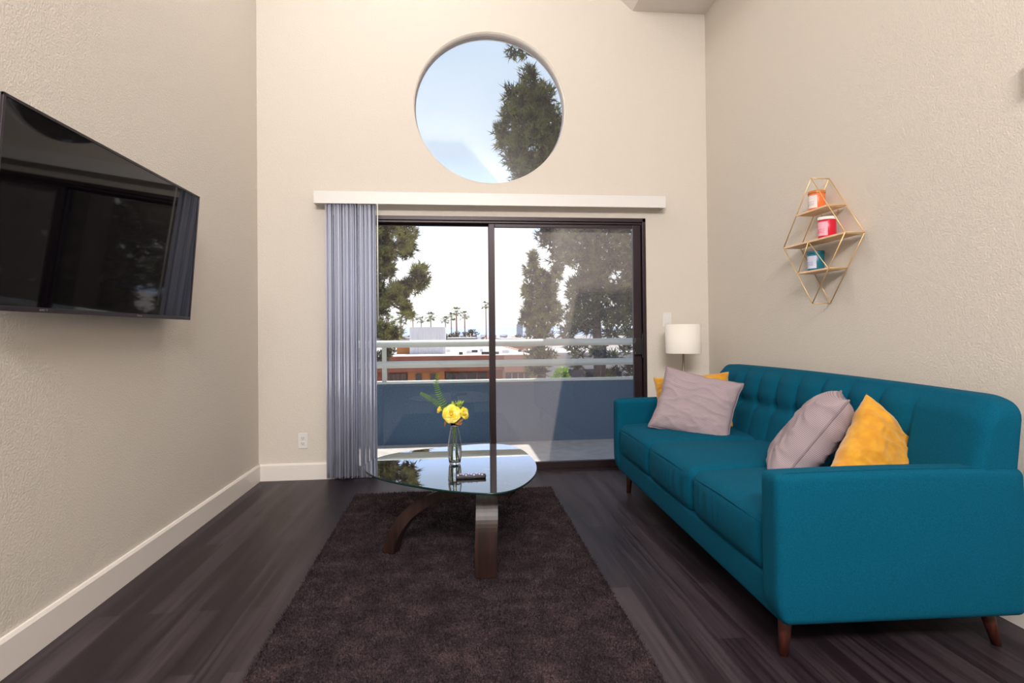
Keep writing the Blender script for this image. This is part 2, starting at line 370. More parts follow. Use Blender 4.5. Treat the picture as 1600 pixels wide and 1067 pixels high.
# ------------------------------------------------------------------ blind with its valance
bl = thing('vertical_blind', 'grey white vertical blind gathered left of the glass door under a white valance', 'blind', (0, D, 0))
VX0, VX1 = -1.047, 1.718
boxes('valance', [(VX0, VX1, -.112, -.104, 2.118, 2.212), (VX0, VX0+.008, -.104, -.001, 2.118, 2.212), (VX1-.008, VX1, -.104, -.001, 2.118, 2.212)], M_WHITE, bl, .001)
box('head_rail', VX0+.02, VX1-.02, -.075, -.035, 2.165, 2.20, M_WHITE, bl, .002)
ns = 36
xs = np.linspace(-.955, -.592, ns) + rng.uniform(-.004, .004, ns)
for i, x in enumerate(xs):
    a = rng.uniform(-.16, .16) + (.0 if i % 3 else .10); h = .044
    vv = []; 
    for zz in (.022, 2.16):
        for q in (-1, -.5, 0, .5, 1):
            cx = .003*(1-q*q)
            vv.append((x+q*h*math.sin(a)+cx, -.055+q*h*math.cos(a), zz))
    ff = [(k, k+1, k+6, k+5) for k in range(4)]
    o = from_data('slat', vv, ff, M_BLIND, bl, True)
    sm = o.modifiers.new('t', 'SOLIDIFY'); sm.thickness = .0014
tube('pull_wand', [(-.572, -.15+.04, 2.12), (-.572, -.11, 1.22)], .0045, M_WHITE, bl, 8)

# ------------------------------------------------------------------ outlet and switch
ou = thing('wall_outlet', 'white double power outlet low on the back wall left of the blind', 'outlet', (-1.163, D, .30))
box('cover_plate', -.036, .036, -.006, 0, -.0585, .0585, M_WHITE, ou, .002)
M_SLOT = pmat('slot_dark', S(70, 62, 60), .6)
for s in (-1, 1):
    bm = bmesh.new(); add_box(bm, -.017, .017, -.009, -.005, s*.021-.014, s*.021+.014, .003); oo = from_bm('socket_face', bm, M_WHITE, ou)
    boxes('slots', [(-.009, -.006, -.0096, -.0086, s*.021-.002, s*.021+.008), (.006, .009, -.0096, -.0086, s*.021-.002, s*.021+.008), (-.0025, .0025, -.0096, -.0086, s*.021-.010, s*.021-.005)], M_SLOT, oo)
sw = thing('light_switch', 'white rocker light switch on the back wall above the lamp', 'switch', (1.76, D, 1.215))
box('cover_plate', -.036, .036, -.006, 0, -.0585, .0585, M_WHITE, sw, .002)
box('rocker', -.017, .017, -.011, -.005, -.033, .033, M_WHITE, sw, .002)
th = thing('thermostat', 'small white box with a dark side high on the right wall at the picture edge', 'thermostat', (XR, 1.79, 2.04))
box('housing', -.028, 0, -.05, .085, -.055, .058, pmat('thermostat_white', S(222, 206, 212), .4), th, .004)
box('display', -.0295, -.027, -.035, .07, -.03, .03, pmat('thermostat_dark', S(70, 52, 66), .3), th, .0005)

# ------------------------------------------------------------------ television
TVY0, TVY1 = 1.83, 3.145
tilt = .078; TH = .652
tv = thing('television', 'large black flat television tilted on the left wall', 'television', (-1.352, (TVY0+TVY1)/2, 1.527))
tv.rotation_euler = (0, tilt, 0)
hl = (TVY1-TVY0)/2; hh = TH/2
# local: +X faces the room, Y along the wall
boxes('casing', [(-.045, -.004, -hl, hl, -hh, hh)], M_BLACKPL, tv, .004)
boxes('bezel', [(-.004, .004, -hl, hl, hh-.010, hh), (-.004, .004, -hl, hl, -hh, -hh+.017), (-.004, .004, -hl, -hl+.010, -hh, hh), (-.004, .004, hl-.010, hl, -hh, hh)],
      pmat('bezel_black', S(38, 30, 36), .35), tv, .001)
M_SCREEN = pmat('screen_gloss', S(8, 6, 10), .035, spec=.3)
box('screen', -.004, .001, -hl+.010, hl-.010, -hh+.017, hh-.010, M_SCREEN, tv)
M_LOGO = pmat('logo_grey', S(120, 112, 116), .4)
mw = Matrix.Translation((.0044, .17, -hh+.0085)) @ Matrix(((0, 0, 1, 0), (1, 0, 0, 0), (0, 1, 0, 0), (0, 0, 0, 1)))
text_obj('logo', 'Hisense', .013, M_LOGO, tv, mw)
mw2 = Matrix.Translation((.0044, -.42, -hh+.0085)) @ Matrix(((0, 0, 1, 0), (1, 0, 0, 0), (0, 1, 0, 0), (0, 0, 0, 1)))
text_obj('logo', 'ROKU TV', .009, M_LOGO, tv, mw2)
boxes('mount_bracket', [(-.075, -.045, -.22, .22, -.12, .12), (-.085, -.075, -.3, .3, -.06, .06)], M_BLACKPL, tv, .002)

# ------------------------------------------------------------------ rug
rug = thing('shag_rug', 'dark brown shag rug lying under the glass coffee table', 'rug', (0, 0, 0))
RX0, RX1, RY0, RY1 = -.685, .675, 1.35, 4.045
bmR = bmesh.new()
nx, ny = 60, 120; hgt = .010
v = []; f = []
for j in range(ny+1):
    for i in range(nx+1):
        x = RX0+(RX1-RX0)*i/nx; y = RY0+(RY1-RY0)*j/ny
        x += .012*(y-3)*((x-0)/.68) if x > 0 else 0
        e_ = 0 if (i in (0, nx) or j in (0, ny)) else 1
        v.append((x+.004*noise.noise((x*9, y*9, 3)), y, e_*hgt*(1+.25*noise.noise((x*12, y*12, 0)))+.001))
for j in range(ny):
    for i in range(nx):
        q = j*(nx+1)+i; f.append((q, q+1, q+nx+2, q+nx+1))
bmR.free()
from_data('backing', v, f, M_RUG, rug, True)
NT = 150000
# more tufts near the camera edge does not matter: spread evenly
tx = rng.uniform(RX0, RX1, NT); ty = rng.uniform(RY0, RY1, NT)
tx = tx + np.where(tx > 0, .012*(ty-3)*(tx/.68), 0) + rng.normal(0, .002, NT)
la = rng.uniform(0, 2*PI, NT)
gx = np.sin(tx*7+np.sin(ty*5)*1.3)*.5+np.sin(ty*9+tx*4)*.5
lean = .006+.007*rng.random(NT); hz = .010+.008*rng.random(NT)
dirx = np.cos(la)+.7*gx; diry = np.sin(la)-.5
ww = .0022
px_ = -np.sin(la)*ww; py_ = np.cos(la)*ww
V = np.empty((NT, 3, 3))
V[:, 0] = np.stack([tx-px_, ty-py_, np.full(NT, .006)], 1)
V[:, 1] = np.stack([tx+px_, ty+py_, np.full(NT, .006)], 1)
V[:, 2] = np.stack([tx+dirx*lean, ty+diry*lean, .006+hz], 1)
def np_mesh(name, V, mat, parent):
    n, k, _ = V.shape
    me = bpy.data.meshes.new(name); me.vertices.add(n*k); me.vertices.foreach_set('co', V.reshape(-1).astype(np.float32))
    me.loops.add(n*k); me.loops.foreach_set('vertex_index', np.arange(n*k, dtype=np.int32))
    me.polygons.add(n); me.polygons.foreach_set('loop_start', np.arange(0, n*k, k, dtype=np.int32))
    try: me.polygons.foreach_set('loop_total', np.full(n, k, dtype=np.int32))
    except Exception: pass
    me.update(calc_edges=True); me.validate()
    return link(name, me, mat, parent)
tag(np_mesh('pile', V, M_RUG, rug), kind='stuff')

# ------------------------------------------------------------------ sofa
SL = 2.215; SD = .925
sofa = thing('sofa', 'teal three-seat sofa with a tufted back along the right wall', 'sofa', (1.045, 1.765, 0), -.0384)
# local: x depth from front (0) to rear (SD), y along
AH, BZ = .643, .145
AW = .115
def base_def(q, n): return q
soft_box('base_rail', (SD-.03)/2, (SL-.06)/2, .065, .02, 6, 20, 2, M_TEAL, sofa, None, (SD/2+.004, SL/2, BZ+.068))
def arm_def(s):
    def d(q, n):
        # outer faces bulge slightly, top crowned a little, bottom corner at the front rounded
        zt = (q.z+ (AH-BZ)/2)/(AH-BZ)
        q = q.copy()
        if q.z > 0: q.z += .006*math.cos(q.x/(SD/2)*PI/2)
        q.y += s*.007*math.sin(PI*max(0, min(1, zt)))*(1 if q.y*s > 0 else 0)
        if zt < .2:
            k = (.2-zt)/.2
            q.x += .04*k*k*(1 if q.x < 0 else 0)*max(0, -q.x/(SD/2))**6
        # a welt along the outer edge
        return q
    return d
for s, y in ((-1, AW/2), (1, SL-AW/2)):
    soft_box('armrest', (SD-.05)/2, AW/2, (AH-BZ)/2, .028, 18, 6, 12, M_TEAL, sofa, arm_def(s), ((SD-.05)/2, y, (AH+BZ)/2))
    # welt seams
    y_ = AW-.028 if s > 0 else .0
    yo = .024 if s < 0 else SL-.024
    pts = [(.012, yo, BZ+.05), (.004, yo, BZ+.12), (.004, yo, AH-.045), (.012, yo, AH-.012), (.04, yo, AH+.002), (.2, yo, AH+.005), (.44, yo, AH+.007), (.7, yo, AH+.005), (.86, yo, AH+.001)]
    tube('seam_welt', pts, .0022, M_TEAL, sofa, 6)
# back
BH2 = .868
def back_def(q, n):
    L_ = SL/2; q = q.copy()
    y = q.y; z01 = (q.z+.34)/.68
    fw = max(0, min(1, (-q.x-.0)/.06)); fw = fw*fw*(3-2*fw); fl_ = max(0, min(1, (.1-q.x)/.2))
    t = abs(y)/L_
    drop = .012*t**2 + (.050*((t-.87)/.13)**2.4 if t > .87 else 0)
    w_ = .2045; ph = (y-.05)/w_
    m_ = abs(math.sin(PI*ph))
    inreg = max(0, min(1, (.775-abs(y))/.03))
    zb = .13; dz = q.z-zb
    row = math.exp(-(dz/.040)**2)
    ch = m_**.42
    up = .040*ch*(1-row*.55)
    low = .030*(ch*.45+.55)*(1-row*.75)
    k_ = max(0, min(1, .5+dz/.03)); bulge = up*k_+low*(1-k_)
    pit = .034*math.exp(-((min(ph % 1, 1-ph % 1)*w_/.024)**2+(dz/.026)**2))
    fade = min(1, max(0, (.33-q.z)/.06)); fade = fade*fade*(3-2*fade)
    q.x -= fw*((bulge*inreg+.026*(1-inreg))*fade-pit*inreg)
    q.x += (q.z+.34)*(.24*fl_+.09*(1-fl_))
    if z01 > .3: q.z -= drop*min(1, (z01-.3)/.5)
    return q
soft_box('backrest', .10, (SL-.03)/2, .34, .038, 6, 220, 34, M_TEAL, sofa, back_def, (SD-.195, SL/2, BH2-.315))
# seat cushions
cy0, cy1 = AW+.004, SL-AW-.004; cw = (cy1-cy0)/3
def cush_def(seed):
    def d(q, n):
        q = q.copy(); hx_, hy_, hz_ = .36, cw/2, .105
        u_ = max(-1, min(1, q.x/hx_)); w2 = max(-1, min(1, q.y/hy_))
        if q.z > 0: q.z += .030*(1-abs(w2)**2.4)*(1-abs(u_)**3)*1.0
        if q.x < -.2: q.x -= .020*(1-abs(w2)**3)*(1-(q.z/hz_)**2)
        # pulls in the front face under the seam
        if q.x < -.30:
            q.x += .0035*math.sin(q.y*95+seed*2+2*math.sin(q.y*23+seed))*max(0, .5+.5*math.sin(q.y*9+seed*3))*(1-min(1, abs(q.z)/hz_))
        q.z += .004*noise.noise((q.x*5, q.y*5, seed*7.3))
        return q
    return d
for k in range(3):
    c = soft_box('seat_cushion', .36, cw/2-.005, .108, .046, 16, 46, 12, M_TEAL, sofa, cush_def(k), (.375, cy0+cw*(k+.5), BZ+.128+.10))
    # seams round the top and bottom front edge
    for zz in (.072, -.085):
        pts = []
        for j in range(25):
            w2 = -1+2*j/24; yy = w2*(cw/2-.012)
            xx = -.36-.020*(1-abs(w2)**3)*(1-(zz/.105)**2)+(.004 if zz > 0 else .008)
            if abs(w2) > .93: xx += .02*((abs(w2)-.93)/.07)**2
            pts.append((.375+xx, cy0+cw*(k+.5)+yy, BZ+.228+zz+.012*(1-w2*w2)*(1 if zz > 0 else 0)))
        tube('seam', pts, .0024, M_TEAL, c, 6)
for (x, y, dx, dy) in ((.085, .105, -.01, .0), (.085, SL-.12, -.005, .01), (SD-.12, .105, .05, 0), (SD-.12, SL-.12, .05, .01)):
    v, f = tube_data([(x, y, BZ+.02), (x+dx, y+dy, 0)], [.026, .015], 14); from_data('leg', v, f, M_LEGWOOD, sofa, True)

# ------------------------------------------------------------------ cushions
def cushion(name, label, center, nrm, ang, W, Hh, T, mat, seed, group=None, wr=.010, welt=False, pinch=.075):
    n = Vector(nrm).normalized(); up = Vector((0, 0, 1)); v_ax = (up-n*up.dot(n)).normalized(); u_ax = v_ax.cross(n)
    R = Matrix.Rotation(ang, 3, n); u_ax = R @ u_ax; v_ax = R @ v_ax
    o = None; G = 56; v = []; f = []; idx = {}; uvs = []
    for side in (1, -1):
        for j in range(G+1):
            for i in range(G+1):
                a = -1+2*i/G; b = -1+2*j/G
                edge = i in (0, G) or j in (0, G)
                if edge and side == -1: idx[(side, i, j)] = idx[(1, i, j)]; continue
                x = a*W/2*(1-pinch*(1-b*b)**1.0*abs(a)**2); y = b*Hh/2*(1-pinch*(1-a*a)*abs(b)**2)
                t = ((1-a**4)*(1-b**4))**.5*.8+.2*(1-a*a)*(1-b*b)
                z = side*T/2*t
                sc_ = 1-max(abs(a), abs(b))**8
                p = Vector((a*2.1+seed*3, b*2.1, side*1.7))
                q = Vector((a*(1+.6*b), b*1.2+a*.5, 0))
                wv = noise.noise(p)*1.2 + .6*abs(noise.noise(p*2.3+Vector((3, 1, 0)))) 
                rid = 1-abs(noise.noise(Vector((a*1.6-b*1.2+seed, b*3.6+a*1.0, side+seed))))*2.2
                cr_ = (abs(a*b))**1.2
                z += side*sc_*wr*(wv*.9 + 1.3*max(0, rid)**3 + cr_*math.sin((abs(a)-abs(b))*13+seed)*.9)
                x += .006*noise.noise(Vector((b*4, seed, side*0+a)))*(abs(a) > .6); y += .006*noise.noise(Vector((a*4, seed+5, b)))*(abs(b) > .6)
                idx[(side, i, j)] = len(v); v.append((x, y, z)); uvs.append((a*W/2, b*Hh/2))
    for side in (1, -1):
        for j in range(G):
            for i in range(G):
                q = (idx[(side, i, j)], idx[(side, i+1, j)], idx[(side, i+1, j+1)], idx[(side, i, j+1)])
                f.append(q if side > 0 else q[::-1])
    o = from_data(name, v, f, mat, None, True)
    ul = o.data.uv_layers.new(name='cloth')
    for lp_ in o.data.loops: ul.data[lp_.index].uv = uvs[lp_.vertex_index]
    M = Matrix((( u_ax.x, v_ax.x, n.x, center[0]), (u_ax.y, v_ax.y, n.y, center[1]), (u_ax.z, v_ax.z, n.z, center[2]), (0, 0, 0, 1)))
    o.matrix_world = M
    tag(o, label, 'cushion', group)
    if welt:
        ring = [v[idx[(1, i, 0)]] for i in range(G+1)]+[v[idx[(1, G, j)]] for j in range(1, G+1)]+[v[idx[(1, i, G)]] for i in range(G-1, -1, -1)]+[v[idx[(1, 0, j)]] for j in range(G-1, -1, -1)]
        tube('edge_seam', ring, .0045, mat, o, 6)
    return o
cushion('throw_cushion', 'mustard yellow cushion mostly hidden behind a mauve one at the far sofa arm', (1.60, 3.70, .645), (-.45, -.80, .38), .10, .50, .38, .13, M_YELLOW, 3, 'yellow cushions', .006)
cushion('throw_cushion', 'mauve striped cushion leaning on a yellow one at the far sofa arm', (1.50, 3.42, .655), (-.42, -.82, .42), -.23, .48, .42, .13, M_MAUVE, 1, 'mauve cushions', .0055, True)
cushion('throw_cushion', 'mauve striped cushion with its seam towards us beside the near sofa arm', (1.575, 2.40, .63), (-.69, .43, .58), .0, .40, .50, .20, M_MAUVE, 5, 'mauve cushions', .006, True)
cushion('throw_cushion', 'mustard yellow cushion standing behind the near sofa arm', (1.705, 2.12, .575), (.25, -.93, .25), -.80, .40, .42, .17, M_YELLOW, 9, 'yellow cushions', .009)

# ------------------------------------------------------------------ lamp behind the sofa
lp = thing('floor_lamp', 'slim metal lamp with a white drum shade behind the far sofa arm', 'lamp', (1.776, 4.26, 0))
LZ0, LZ1, LR = .948, 1.172, .134
lathe('lamp_shade', [(LR, LZ0), (LR, LZ1), (LR-.003, LZ1), (LR-.003, LZ0), (LR, LZ0)], M_SHADE, lp, 48)
tube('pole', [(0, 0, .02), (0, 0, LZ1-.04)], .008, M_STEEL, lp, 12)
lathe('base', [(.0, .0), (.13, 0), (.13, .012), (.03, .022), (0, .022)], M_STEEL, lp, 40)
v, f = [], []
for k in range(3): tube_data([(0, 0, LZ1-.04), (LR*.985*math.cos(2.1*k), LR*.985*math.sin(2.1*k), LZ1-.01)], .002, 6, v, f)
from_data('shade_ring', v, f, M_STEEL, lp)
lathe('bulb', [(0, 1.03), (.012, 1.03), (.028, 1.065), (.026, 1.09), (.0, 1.115)], pmat('bulb_glass', S(240, 236, 228), .3), lp, 20)

# ------------------------------------------------------------------ coffee table
tb = thing('coffee_table', 'glass coffee table with a rounded triangular top and curved dark wood legs', 'table', (0, 0, .012))
TZ = .402
out = [(-.475, 3.10), (-.465, 3.02), (-.42, 2.90), (-.33, 2.775), (-.18, 2.645), (-.03, 2.545), (.10, 2.49), (.18, 2.478), (.26, 2.52), (.335, 2.63), (.40, 2.80), (.43, 3.0), (.425, 3.18), (.40, 3.36), (.35, 3.49), (.28, 3.555), (.18, 3.575), (.05, 3.55), (-.10, 3.50), (-.265, 3.43), (-.38, 3.34), (-.45, 3.22)]
def closed_spline(P, m=8):
    n = len(P); R_ = []
    for i in range(n):
        p0, p1, p2, p3 = [Vector((*P[(i+k-1) % n], 0)) for k in range(4)]
        for j in range(m):
            t = j/m; R_.append(.5*((2*p1)+(-p0+p2)*t+(2*p0-5*p1+4*p2-p3)*t*t+(-p0+3*p1-3*p2+p3)*t**3))
    return R_
ring = closed_spline(out, 7); n = len(ring)
bm = bmesh.new()
vb = [bm.verts.new((p.x, p.y, TZ)) for p in ring]; vt = [bm.verts.new((p.x, p.y, TZ+.010)) for p in ring]
ft = bm.faces.new(vt); fb = bm.faces.new(vb[::-1])
for i in range(n):
    q = bm.faces.new((vb[i], vb[(i+1) % n], vt[(i+1) % n], vt[i])); q.material_index = 1; q.smooth = True
from_bm('glass_top', bm, [M_TABLEGLASS, M_GLASSEDGE], tb)
def plank(name, pts, thick, width, mat, parent):
    """curved plank: pts = centre line; width is horizontal, square to its run"""
    P = [Vector(p) for p in pts]; n = len(P); v, f = [], []
    run = (P[-1]-P[0]); run.z = 0; run.normalize(); side = Vector((-run.y, run.x, 0))
    # resample
    Q, TT, WW = [], [], []
    for i in range(n-1):
        p0, p1, p2, p3 = P[max(i-1, 0)], P[i], P[i+1], P[min(i+2, n-1)]
        for j in range(8):
            t = j/8; Q.append(.5*((2*p1)+(-p0+p2)*t+(2*p0-5*p1+4*p2-p3)*t*t+(-p0+3*p1-3*p2+p3)*t**3))
            TT.append(thick[i]*(1-t)+thick[i+1]*t); WW.append(width[i]*(1-t)+width[i+1]*t)
    Q.append(P[-1]); TT.append(thick[-1]); WW.append(width[-1]); m = len(Q)
    for i, q in enumerate(Q):
        d = (Q[min(i+1, m-1)]-Q[max(i-1, 0)]).normalized(); nn = side.cross(d).normalized()
        if i in (0,): nn = Vector((nn.x, nn.y, 0)).normalized() if abs(nn.z) < .9 else nn
        for a, b in ((-1, -1), (1, -1), (1, 1), (-1, 1)): v.append(q+side*a*WW[i]/2+nn*b*TT[i]/2)
    for i in range(m-1):
        for k in range(4): f.append((i*4+k, i*4+(k+1) % 4, i*4+4+(k+1) % 4, i*4+4+k))
    f.append((3, 2, 1, 0)); f.append(tuple((m-1)*4+k for k in range(4)))
    o = from_data(name, v, f, mat, parent); bm = bmesh.new(); bm.from_mesh(o.data); bmesh.ops.recalc_face_normals(bm, faces=bm.faces[:])
    ed = [e_ for e_ in bm.edges if len(e_.link_faces) == 2 and e_.calc_face_angle(0) > .8]
    bmesh.ops.bevel(bm, geom=ed, offset=.003, segments=2, affect='EDGES'); bm.to_mesh(o.data); bm.free(); return o
plank('leg', [(-.325, 2.95, 0.003), (-.285, 2.93, .12), (-.20, 2.90, .225), (-.08, 2.84, .305), (.06, 2.76, .355), (.20, 2.67, .372), (.27, 2.63, .372)], [.066, .062, .056, .050, .044, .038, .034], [.062]*7, M_WALNUT, tb)
plank('leg', [(.137, 2.585, 0.003), (.139, 2.58, .14), (.145, 2.60, .27), (.150, 2.68, .355), (.158, 2.85, .378), (.166, 3.05, .34), (.174, 3.22, .23), (.178, 3.33, .10), (.18, 3.37, 0.003)], [.034]*9, [.100, .101, .101, .10, .098, .096, .096, .096, .096], M_WALNUT, tb)
for (x, y) in ((-.02, 2.80), (.24, 2.65), (.165, 2.95)):
    v, f = tube_data([(x, y, .37), (x, y, TZ)], .018, 16); from_data('support_disc', v, f, M_STEEL, tb)

# ------------------------------------------------------------------ remote
rm = thing('remote_control', 'black remote control with pale buttons lying on the glass coffee table', 'remote', (.078, 2.745, TZ+.022), .02)
soft_box('body', .072, .021, .008, .006, 8, 4, 1, M_BLACKPL, rm, None, (0, 0, .008))
M_BTN = pmat('remote_button', S(118, 100, 180), .5)
for i in range(10):
    for j in range(3):
        if (i*3+j) % 7 == 3: continue
        box('button', -.062+i*.0128-.0038, -.062+i*.0128+.0038, -.013+j*.012-.0032, -.013+j*.012+.0032, .0155, .0195, M_BTN if (i+j) % 3 else M_WHITE, rm, .001)

# ------------------------------------------------------------------ vase with roses
vz = TZ+.022
VC = (.002, 3.05)
m, t, b, o = newmat('clear_vase_glass'); b.inputs['Base Color'].default_value = (.95, .97, .97, 1); b.inputs['Roughness'].default_value = 0.0
b.inputs['Transmission Weight'].default_value = 1; b.inputs['IOR'].default_value = 1.45
vase = thing('vase', 'small clear glass bottle vase holding yellow roses on the coffee table', 'vase', (VC[0], VC[1], vz))
lathe('bottle', [(.0, .001), (.026, .001), (.030, .006), (.034, .03), (.0375, .075), (.036, .11), (.030, .15), (.023, .185), (.021, .20), (.025, .218), (.0225, .218), (.0185, .20), (.0205, .185), (.0275, .15), (.0335, .11), (.035, .075), (.0315, .03), (.027, .012), (0, .010)], m, vase, 48)
m2, t, b, o = newmat('water'); b.inputs['Base Color'].default_value = (.97, .99, 1, 1); b.inputs['Roughness'].default_value = 0.0; b.inputs['Transmission Weight'].default_value = 1; b.inputs['IOR'].default_value = 1.33
lathe('water', [(0, .013), (.026, .014), (.0305, .032), (.0335, .075), (.0325, .105), (0, .105)], m2, vase, 40)
M_STEM = pmat('stem_green', S(70, 104, 38), .6); M_FERN = pmat('fern_green', S(74, 118, 28), .6, S(120, 158, 50), 30)
M_ROSE = pmat('rose_yellow', S(236, 206, 30), .6, S(253, 242, 140), 45, lo=.42, hi=.58); M_SEPAL = pmat('sepal_green', S(96, 110, 40), .6)
M_ROSEDEEP = pmat('rose_heart', S(240, 205, 24), .6); M_DRIED = pmat('dried_leaf', S(120, 76, 40), .7, S(150, 96, 50), 20)
def rose(name, label, head, facing, rad, opened, stem_pts, group):
    """head centre in world, facing = flower axis"""
    root = thing(name, label, 'flower', head, 0, group)
    ax = Vector(facing).normalized(); q = ax.to_track_quat('Z', 'Y').to_matrix()
    v, f = [], []
    layers = 6
    for l in range(layers):
        fr = (l+1)/layers; npet = 3 if l < 2 else (4 if l < 4 else 5)
        for k in range(npet):
            th0 = 2*PI*k/npet+l*1.1; wd = (2*PI/npet)*(.62 if l > 1 else .7)
            base = len(v); A, B = 9, 7
            for j in range(B):
                s = j/(B-1)
                for i in range(A):
                    u_ = -1+2*i/(A-1)
                    rr = rad*(.16+.84*fr**1.15*opened)*(s**.6)*(1+.05*math.cos(u_*2)) if l > 0 else rad*.22*(s**.4)
                    hz_ = rad*(.25+.85*s*(1-.42*fr*opened))-rad*.35
                    curl = fr*opened
                    if s > .75: rr += rad*.30*curl*(s-.75)*2.2; hz_ -= rad*.26*curl*(s-.75)*3.0
                    th_ = th0+u_*wd*(.55+.45*s**.4)
                    hz_ -= rad*.18*(u_*u_)*s**2*(1 if l > 1 else .4)
                    rr += rad*.05*math.sin(u_*5+l+k*2)*s*curl
                    v.append(q @ Vector((rr*math.cos(th_), rr*math.sin(th_), hz_)))
            for j in range(B-1):
                for i in range(A-1):
                    a = base+j*A+i; f.append((a, a+1, a+A+1, a+A))
    o = from_data('petals', v, f, M_ROSE, root, True)
    sm = o.modifiers.new('t', 'SOLIDIFY'); sm.thickness = .0007
    # heart
    v, f = [], []
    tube_data([q @ Vector((0, 0, -rad*.1)), q @ Vector((0, 0, rad*.42))], [rad*.20, rad*.10], 10, v, f); from_data('heart', v, f, M_ROSEDEEP, root, True)
    # sepals
    v, f = [], []
    for k in range(5):
        t_ = 2*PI*k/5; d1 = Vector((math.cos(t_), math.sin(t_), 0)); d2 = Vector((-math.sin(t_), math.cos(t_), 0)); b_ = len(v)
        for p in (Vector((0, 0, -rad*.45))-d2*rad*.1, Vector((0, 0, -rad*.45))+d2*rad*.1, d1*rad*.6+d2*rad*.12+Vector((0, 0, -rad*.32)), d1*rad*.6-d2*rad*.12+Vector((0, 0, -rad*.32)), d1*rad*1.0+Vector((0, 0, -rad*.5))): v.append(q @ p)
        f += [(b_, b_+1, b_+2, b_+3), (b_+3, b_+2, b_+4)]
    from_data('sepals', v, f, M_SEPAL, root)
    H_ = Vector(head)
    pts = [q @ Vector((0, 0, -rad*.4))]+[Vector(p)-H_ for p in stem_pts]
    tube('stem', pts, .0022, M_STEM, root, 8)
    return root
def W_(dx, dy, dz): return (VC[0]+dx, VC[1]+dy, vz+dz)
Z0 = -vz
def head(x, z, y=3.05): return (x, y, z)
rose('rose', 'fully open yellow rose, largest bloom in the vase', head(-.012, .694, 3.02), (-.12, -1, .28), .041, 1.0, [W_(-.004, -.01, .21), W_(.004, .0, .12), W_(.016, .004, .02)], 'yellow roses')
rose('rose', 'yellow rose bud on the left of the vase', head(-.068, .712, 3.04), (-.85, -.45, .35), .029, .45, [W_(-.02, 0, .235), W_(-.006, .005, .18), W_(-.012, .006, .03)], 'yellow roses')
rose('rose', 'yellow rose turned to the right of the vase', head(.050, .692, 3.045), (.75, -.6, .30), .032, .85, [W_(.015, 0, .22), W_(.006, .006, .16), W_(.006, .012, .02)], 'yellow roses')
# pale spiky filler flower and leaves
fl = thing('filler_sprig', 'spiky yellow green sprig behind the open rose', 'flower', head(.012, .735, 3.07))
v, f = [], []
for k in range(46):
    a = rng.uniform(0, 2*PI); el = rng.uniform(-.1, 1.3); L_ = rng.uniform(.018, .034)
    c0 = Vector((rng.uniform(-.02, .03), rng.uniform(-.01, .01), rng.uniform(-.008, .004)))
    d = Vector((math.cos(a)*math.cos(el), math.sin(a)*math.cos(el)*.6, math.sin(el))); s_ = d.cross(Vector((.3, 1, .2))).normalized()*.0018
    b_ = len(v); v += [c0-s_, c0+s_, c0+d*L_*.6+s_*1.4, c0+d*L_, c0+d*L_*.6-s_*1.4]; f.append((b_, b_+1, b_+2, b_+3, b_+4))
from_data('spikes', v, f, pmat('sprig_lime', S(190, 200, 60), .6, S(110, 150, 50), 60), fl)
tube('stem', [(0, 0, 0), (-.006, -.015, -.09), (-.006, -.018, -.16), (-.004, -.02, -.28)], .0016, M_STEM, fl, 6)
def fern(label, pts, wid):
    P = [Vector(p) for p in pts]; root = thing('fern_frond', label, 'leaf', P[0], 0, 'fern fronds in the vase')
    O = P[0].copy(); P = [p-O for p in P]
    Q = []
    for i in range(len(P)-1):
        p0, p1, p2, p3 = P[max(i-1, 0)], P[i], P[i+1], P[min(i+2, len(P)-1)]
        for j in range(12):
            t = j/12; Q.append(.5*((2*p1)+(-p0+p2)*t+(2*p0-5*p1+4*p2-p3)*t*t+(-p0+3*p1-3*p2+p3)*t**3))
    Q.append(P[-1]); n = len(Q); v, f = [], []
    for i in range(10, n-1, 2):
        d = (Q[i+1]-Q[i]).normalized(); s_ = d.cross(Vector((0.15, 1, 0.1))).normalized(); fr = i/n
        L_ = wid*(math.sin(PI*min(1, (fr-.05)*1.02))**.6*.8+.2)
        for sg in (-1, 1):
            b_ = len(v); w2 = d*.0018; tip = Q[i]+s_*sg*L_+d*L_*.35+Vector((0, rng.uniform(-.004, .004), -.002))
            mid = Q[i]+s_*sg*L_*.5+d*L_*.1
            v += [Q[i]-w2, Q[i]+w2, mid+w2*1.5, tip, mid-w2*1.5]; f.append((b_, b_+1, b_+2, b_+3, b_+4))
    from_data('leaflets', v, f, M_FERN, root); tube('stem', Q, .0013, M_STEM, root, 6)
fern('upright fern frond above the roses', [W_(-.01, .01, .02), W_(-.005, 0, .20), W_(-.04, .01, .29), W_(-.075, .01, .36), W_(-.095, .0, .425), W_(-.085, -.01, .485)], .020)
fern('fern frond leaning out left of the roses', [W_(-.012, .01, .02), W_(-.008, 0, .19), W_(-.05, 0, .28), W_(-.09, -.01, .325), W_(-.135, -.015, .36), W_(-.178, -.02, .385)], .017)
dl = thing('dried_leaves', 'brown dried leaves round the neck of the vase', 'leaf', head(.01, vz+.22, 3.03))
v, f = [], []
for (x0, z0, x1, z1, w_) in ((-.03, .015, .03, -.01, .007), (0, 0, .045, .028, .008), (-.055, .03, -.06, -.02, .005), (-.02, .055, -.045, .06, .007), (.005, -.01, .035, .005, .008)):
    a = Vector((x0, -.01, z0)); b_ = Vector((x1, -.018, z1)); s_ = (b_-a).cross(Vector((0, 1, .3))).normalized()*w_; k = len(v)
    v += [a, (a+b_)/2+s_, b_, (a+b_)/2-s_+Vector((0, -.004, 0))]; f.append((k, k+1, k+2, k+3))
from_data('leaves', v, f, M_DRIED, dl)

